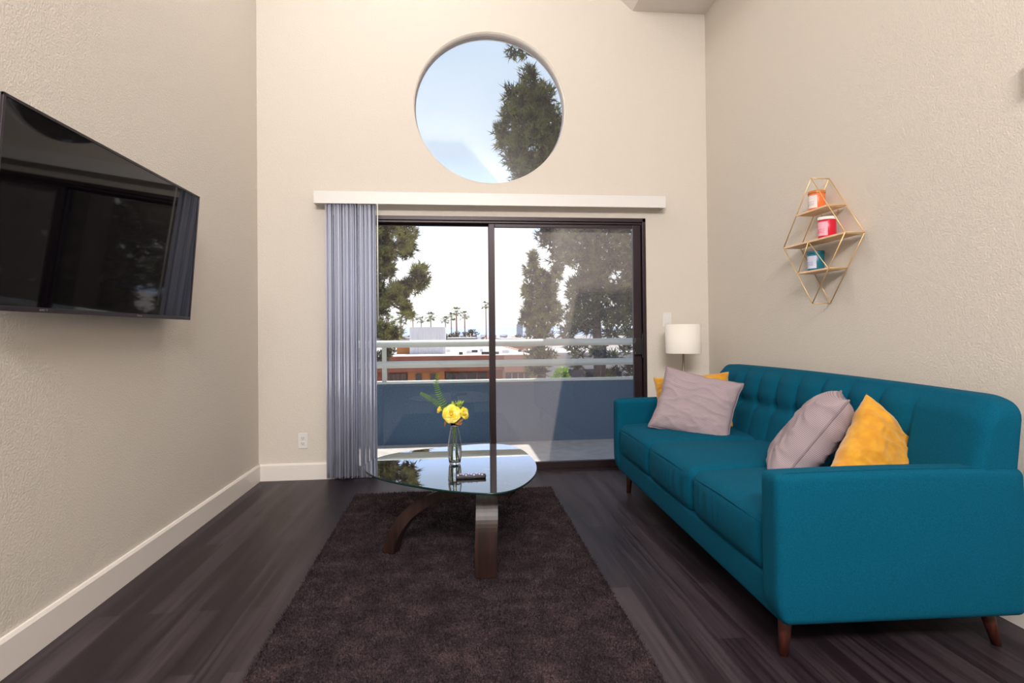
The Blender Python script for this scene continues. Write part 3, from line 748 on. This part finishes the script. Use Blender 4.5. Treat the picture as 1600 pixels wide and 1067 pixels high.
# ------------------------------------------------------------------ wire shelf with jars
SXF, SXB = 1.997, 2.104
sh = thing('wall_shelf', 'gold wire diamond shaped shelf on the right wall with three wooden boards', 'shelf', (SXB, 2.985, 1.617))
dF = SXF-SXB
T2, R2, B2, L2 = (-.002, .350), (-.272, 0), (.002, -.350), (.272, 0)   # (y,z): right is towards the camera
def P3(p, x): return Vector((x, p[0], p[1]))
wr_ = .0028
for nm, x in (('front_frame', dF), ('back_frame', 0)):
    v, f = [], []
    for a, b_ in ((T2, R2), (R2, B2), (B2, L2), (L2, T2)): tube_data([P3(a, x), P3(b_, x)], wr_, 6, v, f)
    if x: 
        zt = -.168
        for a, b_ in (((.030, 0), (.130, zt)), ((.030, 0), (-.135, zt))): tube_data([P3(a, x), P3(b_, x)], wr_*.9, 6, v, f)
    from_data(nm, v, f, M_GOLD, sh, True)
for p in (T2, R2, B2, L2): tube('cross_wire', [P3(p, dF), P3(p, 0)], wr_, M_GOLD, sh, 6)
for z in (.170, -.168):
    hw = .272*(1-abs(z)/.35)
    for s in (-1, 1): tube('cross_wire', [P3((s*hw, z), dF), P3((s*hw, z), 0)], wr_, M_GOLD, sh, 6)
for z in (.170, 0, -.168):
    hw = .272*(1-abs(z)/.35)-.004
    box('shelf_board', dF-.002, -.002, -hw, hw, z-.006, z+.004, M_SHELFWOOD, sh, .001)
for y in (-.07, .07): tube('hook', [(0, y, .162), (.004, y, .145), (-.004, y, .135), (-.006, y, .15)], .0035, M_GOLD, sh, 6)
def jar(label, y, z, col, lid, lab, rad=.043, h=.105):
    j = thing('candle_jar', label, 'jar', (SXB+dF*.5, y, z))
    lathe('body', [(0, 0), (rad-.003, 0), (rad, .003), (rad, h-.012), (rad-.003, h-.008), (0, h-.008)], pmat('jar_'+lid, col, .35), j, 32)
    lathe('lid', [(rad+.0015, h-.010), (rad+.002, h-.008), (rad+.002, h+.004), (rad, h+.006), (0, h+.006)], pmat('lid_'+lid, lab[1], .4), j, 32)
    v, f = [], []; n_ = 10
    for k in range(n_+1):
        t_ = PI*.78+(PI*.55)*k/n_
        for zz in (.012, h-.022): v.append(((rad+.0006)*math.cos(t_), (rad+.0006)*math.sin(t_), zz))
    f = [(2*k, 2*k+1, 2*k+3, 2*k+2) for k in range(n_)]
    lb = from_data('label', v, f, pmat('label_'+lid, lab[0], .6), j, True)
    # two faint lines of pattern on the paper
    v, f = [], []
    for zz in (.028, .036, .046):
        for k in range(n_-3):
            t_ = PI*.86+(PI*.36)*k/(n_-3); t2 = t_+PI*.03; b_ = len(v)
            for tt in (t_, t2):
                for dz in (0, .003): v.append(((rad+.0011)*math.cos(tt), (rad+.0011)*math.sin(tt), zz+dz))
            f.append((b_, b_+1, b_+3, b_+2))
    from_data('print', v, f, pmat('print_'+lid, lab[2], .6), lb)
zs = 1.617
jar('orange candle jar with a patterned paper label on the top shelf board', 3.015, zs+.1745, S(226, 110, 52), 'orange', (S(225, 214, 212), S(196, 120, 60), S(120, 110, 130)))
jar('red candle jar with a white lid on the middle shelf board', 2.93, zs+.0045, S(200, 16, 52), 'red', (S(240, 170, 186), S(236, 226, 222), S(214, 60, 90)), .045, .110)
jar('teal candle jar with a pale label on the bottom shelf board', 3.03, zs-.1635, S(0, 104, 128), 'teal', (S(196, 200, 222), S(20, 92, 112), S(90, 110, 150)))

# ------------------------------------------------------------------ balcony
M_DECK = pmat('deck_concrete', S(153, 148, 143), .8, S(139, 134, 130), 9, 4)
M_PARA = pmat('blue_stucco', S(52, 74, 98), .9, S(60, 84, 108), 60, 3, bump=.5, bscale=160)
M_RAIL = pmat('rail_paint', S(173, 178, 173), .45)
PY = 6.0
tag(box('balcony_floor', -3.2, 3.6, D+.14, PY+.2, -.2, -.035, M_DECK), 'pale concrete balcony floor', kind='structure')
tag(boxes('balcony_parapet', [(-3.2, 3.6, PY, PY+.16, -.2, .60)], M_PARA), 'dark blue stucco balcony parapet', kind='structure')
tag(box('parapet_cap', -3.2, 3.6, PY-.012, PY+.172, .60, .618, M_RAIL, None, .003), 'white cap strip on the balcony parapet', kind='structure')
rl = thing('balcony_railing', 'pale painted double tube railing above the blue balcony parapet', 'railing', (0, PY+.06, 0))
tube('top_rail', [(-3.2, 0, 1.012), (3.6, 0, 1.012)], .038, M_RAIL, rl, 20)
tube('lower_rail', [(-3.2, 0, .795), (3.6, 0, .795)], .036, M_RAIL, rl, 20)
for x in (-.72, 2.6):
    box('post', x-.022, x+.022, -.02, .02, .61, 1.0, M_RAIL, rl, .003)
# canopy added out of sight to shade the right end of the balcony
cn = thing('shade_blocker', 'added unseen canopy over the right end of the balcony', 'blocker', (0, 0, 0))
v = [(1.36, 4.98, 3.10), (3.4, 4.98, 3.10), (3.4, 6.6, 3.10), (1.36, 6.6, 3.10)]
box('slab', 1.34, 3.4, 4.98, 6.6, 3.10, 3.18, M_DECK, cn, .01)
for x, y in ((3.3, 5.1), (3.3, 5.9)): box('post', x-.04, x+.04, y-.04, y+.04, -.035, 3.1, M_RAIL, cn)

# ------------------------------------------------------------------ land beyond
GZ = -9.0
M_GROUND = pmat('pale_ground', S(151, 140, 136), .9, S(128, 119, 116), .12, 5)
tag(from_data('ground', [(-3000, 7, GZ), (3000, 7, GZ), (3000, 4200, GZ-12), (-3000, 4200, GZ-12)], [(0, 1, 2, 3)], M_GROUND), 'pale ground beyond the balcony', kind='structure')
# hills: a long low ridge
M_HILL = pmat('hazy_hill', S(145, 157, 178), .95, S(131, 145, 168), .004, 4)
v, f = [], []
nh = 120
for i in range(nh+1):
    x = -1800+3600*i/nh; h = 24+10*noise.noise((x*.0012, 1.3, 0))+4*noise.noise((x*.006, 4, 0))
    for y, z in ((2600, GZ-8), (2750, h*.55), (3000, h), (3300, GZ-8)): v.append((x, y, z))
for i in range(nh):
    for k in range(3): a = i*4+k; f.append((a, a+4, a+5, a+1))
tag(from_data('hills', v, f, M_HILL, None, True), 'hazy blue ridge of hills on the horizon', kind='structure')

# terracotta building
BY = 34.0
def bx_(px, y=BY): return at(px, 560, y).x
M_TERRA = pmat('terracotta_render', S(143, 84, 65), .9, S(129, 73, 56), 1.2, 4)
M_ORANGE = pmat('orange_render', S(173, 112, 66), .9, S(161, 99, 58), 1.5, 3)
M_PINK = pmat('pinkish_render', S(164, 119, 98), .9)
M_ROOF = pmat('white_roof', S(176, 172, 169), .85, S(164, 158, 154), .4, 4)
M_DARKWIN = pmat('dark_window', S(44, 36, 46), .25)
zr = at(700, 556, BY).z; zb = at(700, 580, BY).z
bd = thing('terracotta_building', 'low terracotta building with a white flat roof beyond the balcony', 'building', (0, BY, 0))
xl, xm, xr = bx_(585), bx_(787), bx_(846)
box('roof_band', xl-4, xm, 0, .3, zb, zr, M_TERRA, bd, .02)
box('roof_band', xm, xr, -.3, .3, zb-.1, zr+.02, M_PINK, bd, .02)
box('wall', xl-4, xm, .9, 1.2, GZ, zb, M_TERRA, bd)
box('wall', xm, xr, .1, .4, GZ, zb, M_PINK, bd)
o = box('wall', bx_(636), bx_(694), .5, .9, GZ, zb, M_ORANGE, bd); tag(o, 'orange wall section')
box('roof', xl-4, xr, .3, 24, zr-.25, zr-.05, M_ROOF, bd)
box('side_wall', xr-.3, xr, .3, 24, GZ, zr, M_PINK, bd)
for a, b_, yy in ((606, 633, .82), (648.5, 658, .42), (671.5, 681, .42), (696, 762, .82), (790, 828, .02)):
    z1 = at(700, 584.5, BY).z
    fr = box('window', bx_(a), bx_(b_), yy, yy+.1, z1-1.3, z1, M_DARKWIN, bd)
    if b_-a > 20:
        x0, x1 = bx_(a), bx_(b_)
        boxes('window_bar', [(x0+(x1-x0)*k-.03, x0+(x1-x0)*k+.03, yy-.04, yy, z1-1.3, z1) for k in (.25, .5, .75)]+[(x0+(x1-x0)*.72, x0+(x1-x0)*.84, yy-.05, yy, z1-.9, z1-.42)], M_PINK if b_ > 780 else M_TERRA, fr)
# roof house
rh = thing('rooftop_house', 'pale grey corrugated box standing on the flat roof', 'building', (0, BY+5, zr-.05))
x0, x1 = at(640, 530, BY+5).x, at(696, 530, BY+5).x; zt = at(668, 511, BY+5).z-(zr-.05)
M_GREYW = pmat('rooftop_panel', S(226, 220, 220), .8, S(208, 202, 204), 3, 2, stretch=(8, 1, .2))
box('panel_walls', x0, x1, 0, 3, 0, zt, M_GREYW, rh)
v, f = [], []
for k in range(1, 16): tube_data([(x0+(x1-x0)*k/16, -.01, 0), (x0+(x1-x0)*k/16, -.01, zt)], .02, 4, v, f)
from_data('ribs', v, f, M_GREYW, rh)
box('door_side', x0-.9, x0, .4, 2.6, 0, zt*.42, M_ORANGE, rh)
for k in range(9):
    px_v = [720, 733, 741, 752, 775, 790, 812, 700, 758][k]; yv = BY+3+2*(k % 4)
    p = at(px_v, 540, yv); s = .12+.06*(k % 3)
    o = box('roof_vent', p.x-s, p.x+s, yv-s, yv+s, zr-.05, zr+.12+.05*(k % 2), M_GREYW if k % 2 else M_DARKWIN, None, .01)
    rank = sorted([720, 733, 741, 752, 775, 790, 812, 700, 758]).index(px_v)
    tag(o, ('pale' if k % 2 else 'dark')+' small vent, '+['first', 'second', 'third', 'fourth', 'fifth', 'sixth', 'seventh', 'eighth', 'ninth'][rank]+' from the left on the white roof', 'vent', 'vents on the white roof')
# low white building, right part seen through the foliage
for (a, b_, y, top, lab, colr) in ((846, 990, 40, 552, 'long white flat roofed building beyond the right hand trees', M_ROOF), (700, 745, 70, 527, 'small white low building behind the palms', M_ROOF), (786, 846, 62, 529, 'pinkish low building left of the tall conifer', M_PINK),
                             (588, 640, 59, 526, 'tan low building behind the bushes at the far left', M_TERRA)):
    x0 = at(a, 540, y).x; x1 = at(b_, 540, y).x; z = at(800, top, y).z
    g = thing('low_building', lab, 'building', ((x0+x1)/2, y, GZ)); hw = (x1-x0)/2
    dp = 8 if y == 59 else 10
    box('wall', -hw, hw, 0, dp, 0, z-GZ-.2, colr, g); box('roof', -hw-.1, hw+.1, -.1, dp+.1, z-GZ-.2, z-GZ, M_ROOF, g)
    box('window', -hw*.6, hw*.6, -.03, .02, z-GZ-2.4, z-GZ-1.2, M_DARKWIN, g)
# distant houses
hrng = random.Random(5)
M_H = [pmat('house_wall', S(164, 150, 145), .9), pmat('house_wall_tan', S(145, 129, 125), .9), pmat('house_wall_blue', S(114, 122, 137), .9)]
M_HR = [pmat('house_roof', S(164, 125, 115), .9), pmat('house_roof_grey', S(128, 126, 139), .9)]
protos = []
for a in range(3):
    for b_ in range(2):
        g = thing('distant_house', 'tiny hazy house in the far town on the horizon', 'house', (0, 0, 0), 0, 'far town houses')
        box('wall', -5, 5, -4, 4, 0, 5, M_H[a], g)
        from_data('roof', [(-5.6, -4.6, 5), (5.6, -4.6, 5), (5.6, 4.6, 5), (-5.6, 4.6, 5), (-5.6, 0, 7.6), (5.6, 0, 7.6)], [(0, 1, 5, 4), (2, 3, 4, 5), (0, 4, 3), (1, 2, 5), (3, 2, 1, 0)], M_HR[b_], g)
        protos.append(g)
def copy_tree(o, parent=None):
    c = o.copy(); C.objects.link(c)
    if parent is not None: c.parent = parent
    for ch in list(o.children): copy_tree(ch, c)
    return c
k = 0
for row in range(6):
    y = 420+row*150
    for c_ in range(10):
        px_v = (692+c_*17+hrng.uniform(-2, 2)+row*3) if c_ < 8 else (600+(c_-8)*22+row*3)
        g = protos[k] if k < 6 else copy_tree(protos[k % 6])
        p = at(px_v, 525, y+hrng.uniform(-25, 25)); s = hrng.uniform(.55, .9)
        g.location = (p.x, p.y, -10.5+row*.6); g.rotation_euler = (0, 0, hrng.uniform(-.4, .4)); g.scale = (s*.8, s, s)
        k += 1
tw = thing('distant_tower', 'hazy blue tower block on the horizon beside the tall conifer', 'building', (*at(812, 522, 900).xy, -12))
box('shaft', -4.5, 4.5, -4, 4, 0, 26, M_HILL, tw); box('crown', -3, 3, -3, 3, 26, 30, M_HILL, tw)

# ------------------------------------------------------------------ plants outside
M_LEAFS = pmat('conifer_needles', S(40, 36, 28), .8, S(98, 98, 52), 3.2, 5, lo=.42, hi=.60)
M_LEAFL = pmat('pale_needles', S(48, 42, 32), .8, S(140, 138, 74), 3.5, 5, lo=.42, hi=.60)
M_LEAFB = pmat('bright_leaves', S(150, 180, 40), .7, S(90, 130, 30), 5, 3)
M_BARK = pmat('bark', S(84, 64, 54), .9, S(60, 44, 40), 6, 4)
M_PALM = pmat('palm_leaf', S(107, 116, 59), .8, S(76, 82, 47), 1.2, 3)
M_PTRUNK = pmat('palm_trunk', S(150, 124, 110), .9)
def tufts(blobs, per, size, width, spray=5, droop=0.0, seed=1):
    """blobs: (centre, (rx,ry,rz)); returns triangles of needle sprays"""
    r = np.random.default_rng(seed); out_ = []
    for c, rad in blobs:
        n = max(10, int(per*(rad[0]*rad[2])**.9))
        d = r.normal(size=(n, 3)); d /= np.linalg.norm(d, axis=1)[:, None]; rr = r.random(n)**.45
        # lumpy radius
        lump = 1+.22*np.sin(d[:, 0]*6+c[0]*3)*np.sin(d[:, 2]*7+c[2]*2)
        P = np.array(c)+d*rr[:, None]*lump[:, None]*np.array(rad)
        axis = d*.8+r.normal(size=(n, 3))*.5+np.array([0, 0, .5-droop]); axis /= np.linalg.norm(axis, axis=1)[:, None]
        for k in range(spray):
            a = axis+r.normal(size=(n, 3))*.55; a /= np.linalg.norm(a, axis=1)[:, None]
            s = np.cross(a, r.normal(size=(n, 3))); s /= np.linalg.norm(s, axis=1)[:, None]
            L_ = size*(.6+.8*r.random(n))[:, None]; W2 = width*(.7+.6*r.random(n))[:, None]
            T_ = np.empty((n, 3, 3)); T_[:, 0] = P-s*W2; T_[:, 1] = P+s*W2; T_[:, 2] = P+a*L_; out_.append(T_)
    return np.concatenate(out_)
def blob(px, py, rx, ry, y, depth=1.0):
    p = at(px, py, y); sc_ = y/F_PX*1.0
    return ((p.x, p.y, p.z), (rx*sc_, (rx+ry)/2*sc_*depth, ry*sc_))
def tree(name, label, cat, blobs, base, branches, per, size, width, mat, seed, group=None, spray=5, droop=0., bark=M_BARK):
    g = thing(name, label, cat, base, 0, group); B0 = Vector(base)
    V = tufts(blobs, per, size, width, spray, droop, seed) - np.array(base)
    np_mesh('foliage', V, mat, g)
    v, f = [], []
    for pts, r0, r1 in branches:
        n = len(pts); tube_data([Vector(p)-B0 for p in pts], [r0+(r1-r0)*i/(n-1) for i in range(n)], 9, v, f)
    from_data('trunk', v, f, bark, g, True)
    return g
# left pine
YL = 15.0
A = lambda px, py, y=YL: at(px, py, y)
Lb = [blob(606, 352, 26, 20, YL), blob(636, 366, 16, 20, YL), (blob(634, 392, 14, 12, YL)), blob(600, 392, 18, 24, YL), blob(604, 420, 14, 16, YL), blob(590, 452, 12, 26, YL), blob(596, 480, 12, 16, YL),
      blob(655, 425, 12, 15, YL), blob(662, 440, 8, 10, YL), blob(645, 446, 16, 12, YL), blob(622, 452, 18, 12, YL), blob(628, 472, 12, 11, YL), blob(606, 466, 10, 12, YL),
      blob(575, 380, 30, 40, YL), blob(560, 430, 24, 36, YL), blob(548, 350, 30, 40, YL), blob(590, 318, 34, 20, YL), blob(570, 480, 22, 20, YL), blob(636, 488, 9, 9, YL)]
bs = A(560, 520); base = (bs.x, YL, GZ)
tree('pine_tree', 'pine with clumped branches at the left of the glass door', 'tree', Lb, base,
     [([base, A(562, 500), A(566, 420), A(575, 340), A(590, 300)], .28, .10), ([A(566, 470), A(600, 462), A(630, 462), A(656, 430)], .09, .03), ([A(568, 440), A(600, 400), A(634, 372)], .09, .03), ([A(600, 462), A(616, 478), A(634, 488)], .04, .02)],
     2300, .17, .016, M_LEAFL, 3)
# right big tree (crown also fills the round window)
YR = 17.0
R_ = lambda px, py: at(px, py, YR)
Rb = [blob(826, 122, 13, 18, YR), blob(812, 150, 24, 16, YR), blob(846, 155, 22, 24, YR), blob(806, 180, 24, 22, YR), blob(852, 190, 30, 26, YR), blob(828, 165, 26, 26, YR), blob(782, 205, 12, 12, YR), blob(795, 222, 20, 16, YR), blob(830, 215, 40, 26, YR), blob(868, 225, 30, 34, YR),
      blob(806, 250, 20, 18, YR), blob(836, 262, 34, 24, YR), blob(880, 270, 36, 34, YR), blob(815, 282, 18, 14, YR), blob(900, 200, 24, 50, YR),
      blob(890, 320, 50, 34, YR), blob(860, 372, 22, 18, YR), blob(900, 365, 34, 26, YR), blob(945, 350, 40, 34, YR), blob(985, 345, 34, 40, YR),
      blob(880, 400, 22, 18, YR), blob(915, 400, 24, 22, YR), blob(955, 400, 34, 30, YR), blob(990, 410, 26, 34, YR), blob(930, 430, 28, 22, YR), blob(905, 455, 22, 26, YR), blob(945, 460, 22, 20, YR), blob(975, 455, 22, 26, YR),
      blob(900, 495, 20, 20, YR), blob(930, 488, 20, 14, YR), blob(965, 495, 24, 18, YR), blob(990, 480, 18, 30, YR), blob(888, 520, 12, 12, YR), blob(920, 512, 16, 10, YR), blob(955, 520, 14, 8, YR), blob(985, 525, 12, 14, YR)]
bs = R_(935, 520); base = (bs.x, YR, GZ)
tree('pine_tree', 'tall dense pine at the right whose crown fills part of the round window', 'tree', Rb, base,
     [([base, R_(935, 560), R_(930, 460), R_(915, 340), R_(880, 220), R_(835, 130)], .17, .06), ([R_(930, 440), R_(960, 400), R_(985, 370)], .12, .04), ([R_(925, 420), R_(900, 385), R_(866, 372)], .1, .03), ([R_(932, 480), R_(905, 462), R_(892, 500)], .08, .02), ([R_(932, 490), R_(960, 480), R_(985, 520)], .08, .02)],
     1150, .21, .021, M_LEAFS, 4)
# overhanging sprig at the top of the round window
Hb = [blob(806, 78, 14, 5, 11.0), blob(800, 88, 8, 3, 11.0), blob(822, 86, 10, 5, 11.0), blob(840, 60, 40, 12, 11.0), blob(900, 40, 50, 20, 11)]
p0 = at(1010, 60, 11.0)
tree('pine_branch_tree', 'pine whose branch tip hangs into the top of the round window', 'tree', Hb, (p0.x, 11.0, GZ),
     [([(p0.x, 11.0, GZ), at(1010, 200, 11), at(1005, 40, 11)], .2, .12), ([at(1006, 60, 11), at(900, 40, 11), at(812, 76, 11)], .05, .015)], 2400, .13, .010, M_LEAFS, 6, droop=.6)
# conifer left of it
YC = 21.0
Cb = [blob(834, 404, 8, 12, YC), blob(832, 425, 13, 14, YC), blob(848, 440, 12, 18, YC), blob(830, 455, 15, 18, YC), blob(852, 470, 16, 22, YC), blob(828, 485, 12, 18, YC), blob(846, 500, 22, 20, YC), blob(862, 450, 8, 24, YC), blob(868, 490, 10, 20, YC), blob(822, 500, 8, 16, YC), blob(842, 522, 22, 12, YC), blob(870, 425, 7, 18, YC), blob(845, 556, 24, 14, YC), blob(838, 578, 18, 12, YC)]
bs = at(846, 540, YC); base = (bs.x, YC, GZ)
tree('conifer_tree', 'narrow upright conifer left of the big pine', 'tree', Cb, base, [([base, at(846, 540, YC), at(842, 480, YC), at(835, 400, YC)], .2, .05)], 1150, .21, .022, M_LEAFL, 8)
YX = 19.5
Xb = [blob(1030+ (i%4)*62+(i//4)*9, 240+(i//4)*62, 46, 42, YX) for i in range(24)]
bs = at(1120, 560, YX); base = (bs.x, YX, GZ)
tree('pine_tree', 'broad dark pine outside to the right, seen as a reflection in the television', 'tree', Xb, base, [([base, at(1120, 400, YX), at(1110, 260, YX)], .3, .08)], 700, .26, .03, M_LEAFS, 21)
# foliage low at the right seen under the rail
YU = 13.0
Ub = [blob(893, 545, 12, 8, YU), blob(905, 556, 10, 6, YU), blob(932, 548, 12, 8, YU), blob(955, 556, 14, 7, YU), blob(975, 546, 10, 8, YU), blob(900, 575, 8, 5, YU), blob(922, 588, 12, 5, YU), blob(960, 586, 16, 9, YU), blob(985, 575, 10, 14, YU), blob(912, 540, 6, 5, YU), blob(945, 538, 12, 5, YU), blob(885, 590, 8, 6, YU)]
bs = at(940, 620, YU); base = (bs.x, YU, GZ)
tree('young_pine_tree', 'sparse lower pine seen between the rails at the right', 'tree', Ub, base, [([base, at(940, 640, YU), at(945, 540, YU)], .12, .04), ([at(941, 600, YU), at(905, 570, YU), at(895, 545, YU)], .03, .01), ([at(942, 590, YU), at(975, 560, YU)], .03, .01)], 1500, .15, .015, M_LEAFS, 12)
p = at(878, 588, 12.0)
tree('shrub', 'bright yellow green shrub just above the parapet', 'shrub', [blob(877, 586, 10, 12, 12), blob(870, 592, 7, 8, 12), blob(886, 594, 7, 8, 12)], (p.x, 12.0, GZ), [([(p.x, 12.0, GZ), (p.x, 12.0, p.z)], .05, .02)], 9000, .06, .012, M_LEAFB, 14)
p = at(990, 560, 8.0)
# bush at the left behind the railing
p = at(602, 520, 24.0)
tree('bush', 'pale green bushy tree behind the railing at the left', 'shrub', [blob(600, 518, 20, 14, 24), blob(585, 512, 16, 16, 24), blob(617, 522, 12, 10, 24), blob(560, 515, 18, 18, 24)], (p.x, 24.0, GZ), [([(p.x, 24.0, GZ), (p.x, 24.0, p.z)], .2, .1)], 700, .30, .024, M_LEAFL, 15)
p = at(600, 560, 20.0)
tree('bush', 'dark shrub seen under the top rail beside the railing post', 'shrub', [blob(604, 552, 8, 9, 20), blob(612, 548, 6, 5, 20), blob(593, 556, 8, 8, 20)], (p.x, 20.0, GZ), [([(p.x, 20.0, GZ), (p.x, 20.0, p.z)], .1, .06)], 2500, .12, .012, M_LEAFS, 16)

# palms
def palm_crown(r, seed):
    q = random.Random(seed); v, f = [], []
    for k in range(30):
        a = 2*PI*k/30+q.uniform(-.2, .2); el = q.uniform(-.75, 1.25); L_ = r*q.uniform(.8, 1.1)*(.85 if el > .7 else 1)
        d = Vector((math.cos(a), math.sin(a), 0)); s_ = Vector((-math.sin(a), math.cos(a), 0)); prev = Vector((0, 0, 0)); e0 = el
        # stalk then a fan of blades
        hub = d*L_*.55*math.cos(el)+Vector((0, 0, L_*.55*math.sin(el)))
        b_ = len(v); v += [Vector((0, 0, -.02)), Vector((0, 0, .05)), hub]; f.append((b_, b_+1, b_+2))
        for j in range(-4, 5):
            fa = j*.26; dd = (d*math.cos(el)+Vector((0, 0, math.sin(el))))*math.cos(fa)+s_*math.sin(fa)
            tip = hub+dd*L_*.5+Vector((0, 0, -abs(fa)*L_*.12-.05*r)); w2 = dd.cross(Vector((0, 0, 1)))
            w2 = (w2.normalized() if w2.length > .01 else s_)*r*.035; b_ = len(v)
            v += [hub, hub+dd*L_*.25+w2, tip, hub+dd*L_*.25-w2]; f.append((b_, b_+1, b_+2, b_+3))
    return v, f
crowns = []
for s in range(3):
    v, f = palm_crown(1.0, s+3); me = bpy.data.meshes.new('crown'); me.from_pydata([tuple(p) for p in v], [], f); me.materials.append(M_PALM); crowns.append(me)
def palm(px, py, rpx, y, tr, label, k):
    p = at(px, py, y); sc_ = y/F_PX
    g = thing('palm_tree', label, 'tree', (p.x, y, GZ), 0, 'fan palms beyond the balcony')
    h = p.z-GZ
    c = bpy.data.objects.new('crown', crowns[k % 3]); C.objects.link(c); c.parent = g; c.location = (0, 0, h); c.scale = (rpx*sc_*1.3,)*3; c.rotation_euler = (0, 0, k*1.3)
    tube('trunk', [(.1, 0, 0), (.06, 0, h*.5), (0, 0, h)], [tr*sc_*1.2, tr*sc_, tr*sc_*.9], M_PTRUNK, g, 8)
for k, a in enumerate([(645, 494, 9, 120, .8, 'palm at the left end of the row above the grey rooftop box'),
                       (658, 500, 6.5, 135, .7, 'short palm, second of the row above the grey rooftop box'),
                       (673, 495, 9, 118, .9, 'bushy palm at the right of the row above the grey rooftop box'),
                       (696, 500, 7, 120, .8, 'short dark palm just right of the grey rooftop box'),
                       (705, 495, 7.5, 128, .9, 'palm partly behind the highest crown of the middle cluster'),
                       (713, 487, 9, 110, 1.3, 'highest palm of the middle cluster, with a thick trunk'),
                       (726, 493, 8, 116, 1.0, 'palm at the right end of the middle cluster'),
                       (759, 477, 7.5, 105, .9, 'lone tall thin palm just left of the door mullion'),
                       (606, 492, 10, 85, 1.0, 'pale palm at the far left above the bushes'),
                       (626, 497, 12, 70, 1.6, 'largest palm, under the pine branch at the left'),
                       (614, 504, 3.5, 160, .5, 'tiny far palm between the two leftmost palms')]): palm(*a, k)
for k, (px_v, py_v, r_) in enumerate(((733, 521, 6), (738, 518, 5), (727, 522, 5), (712, 524, 6), (704, 525, 5), (744, 522, 4), (698, 526, 5), (810, 526, 5), (716, 522, 4))):
    y = 90.0+k*3; p = at(px_v, py_v, y)
    tree('far_bush', 'small far green bush, '+['first', 'second', 'third', 'fourth', 'fifth', 'sixth', 'seventh', 'eighth'][sorted([733, 738, 727, 712, 704, 744, 698, 716]).index(px_v)]+' from the left below the palms' if px_v < 800 else 'small far bush beside the tall conifer', 'shrub', [blob(px_v, py_v, r_, r_*.8, y)], (p.x, y, GZ), [([(p.x, y, GZ), (p.x, y, p.z)], .2, .1)], 120, .35, .05, M_LEAFS, 30+k, 'bushes at the foot of the palms' if px_v < 800 else None)
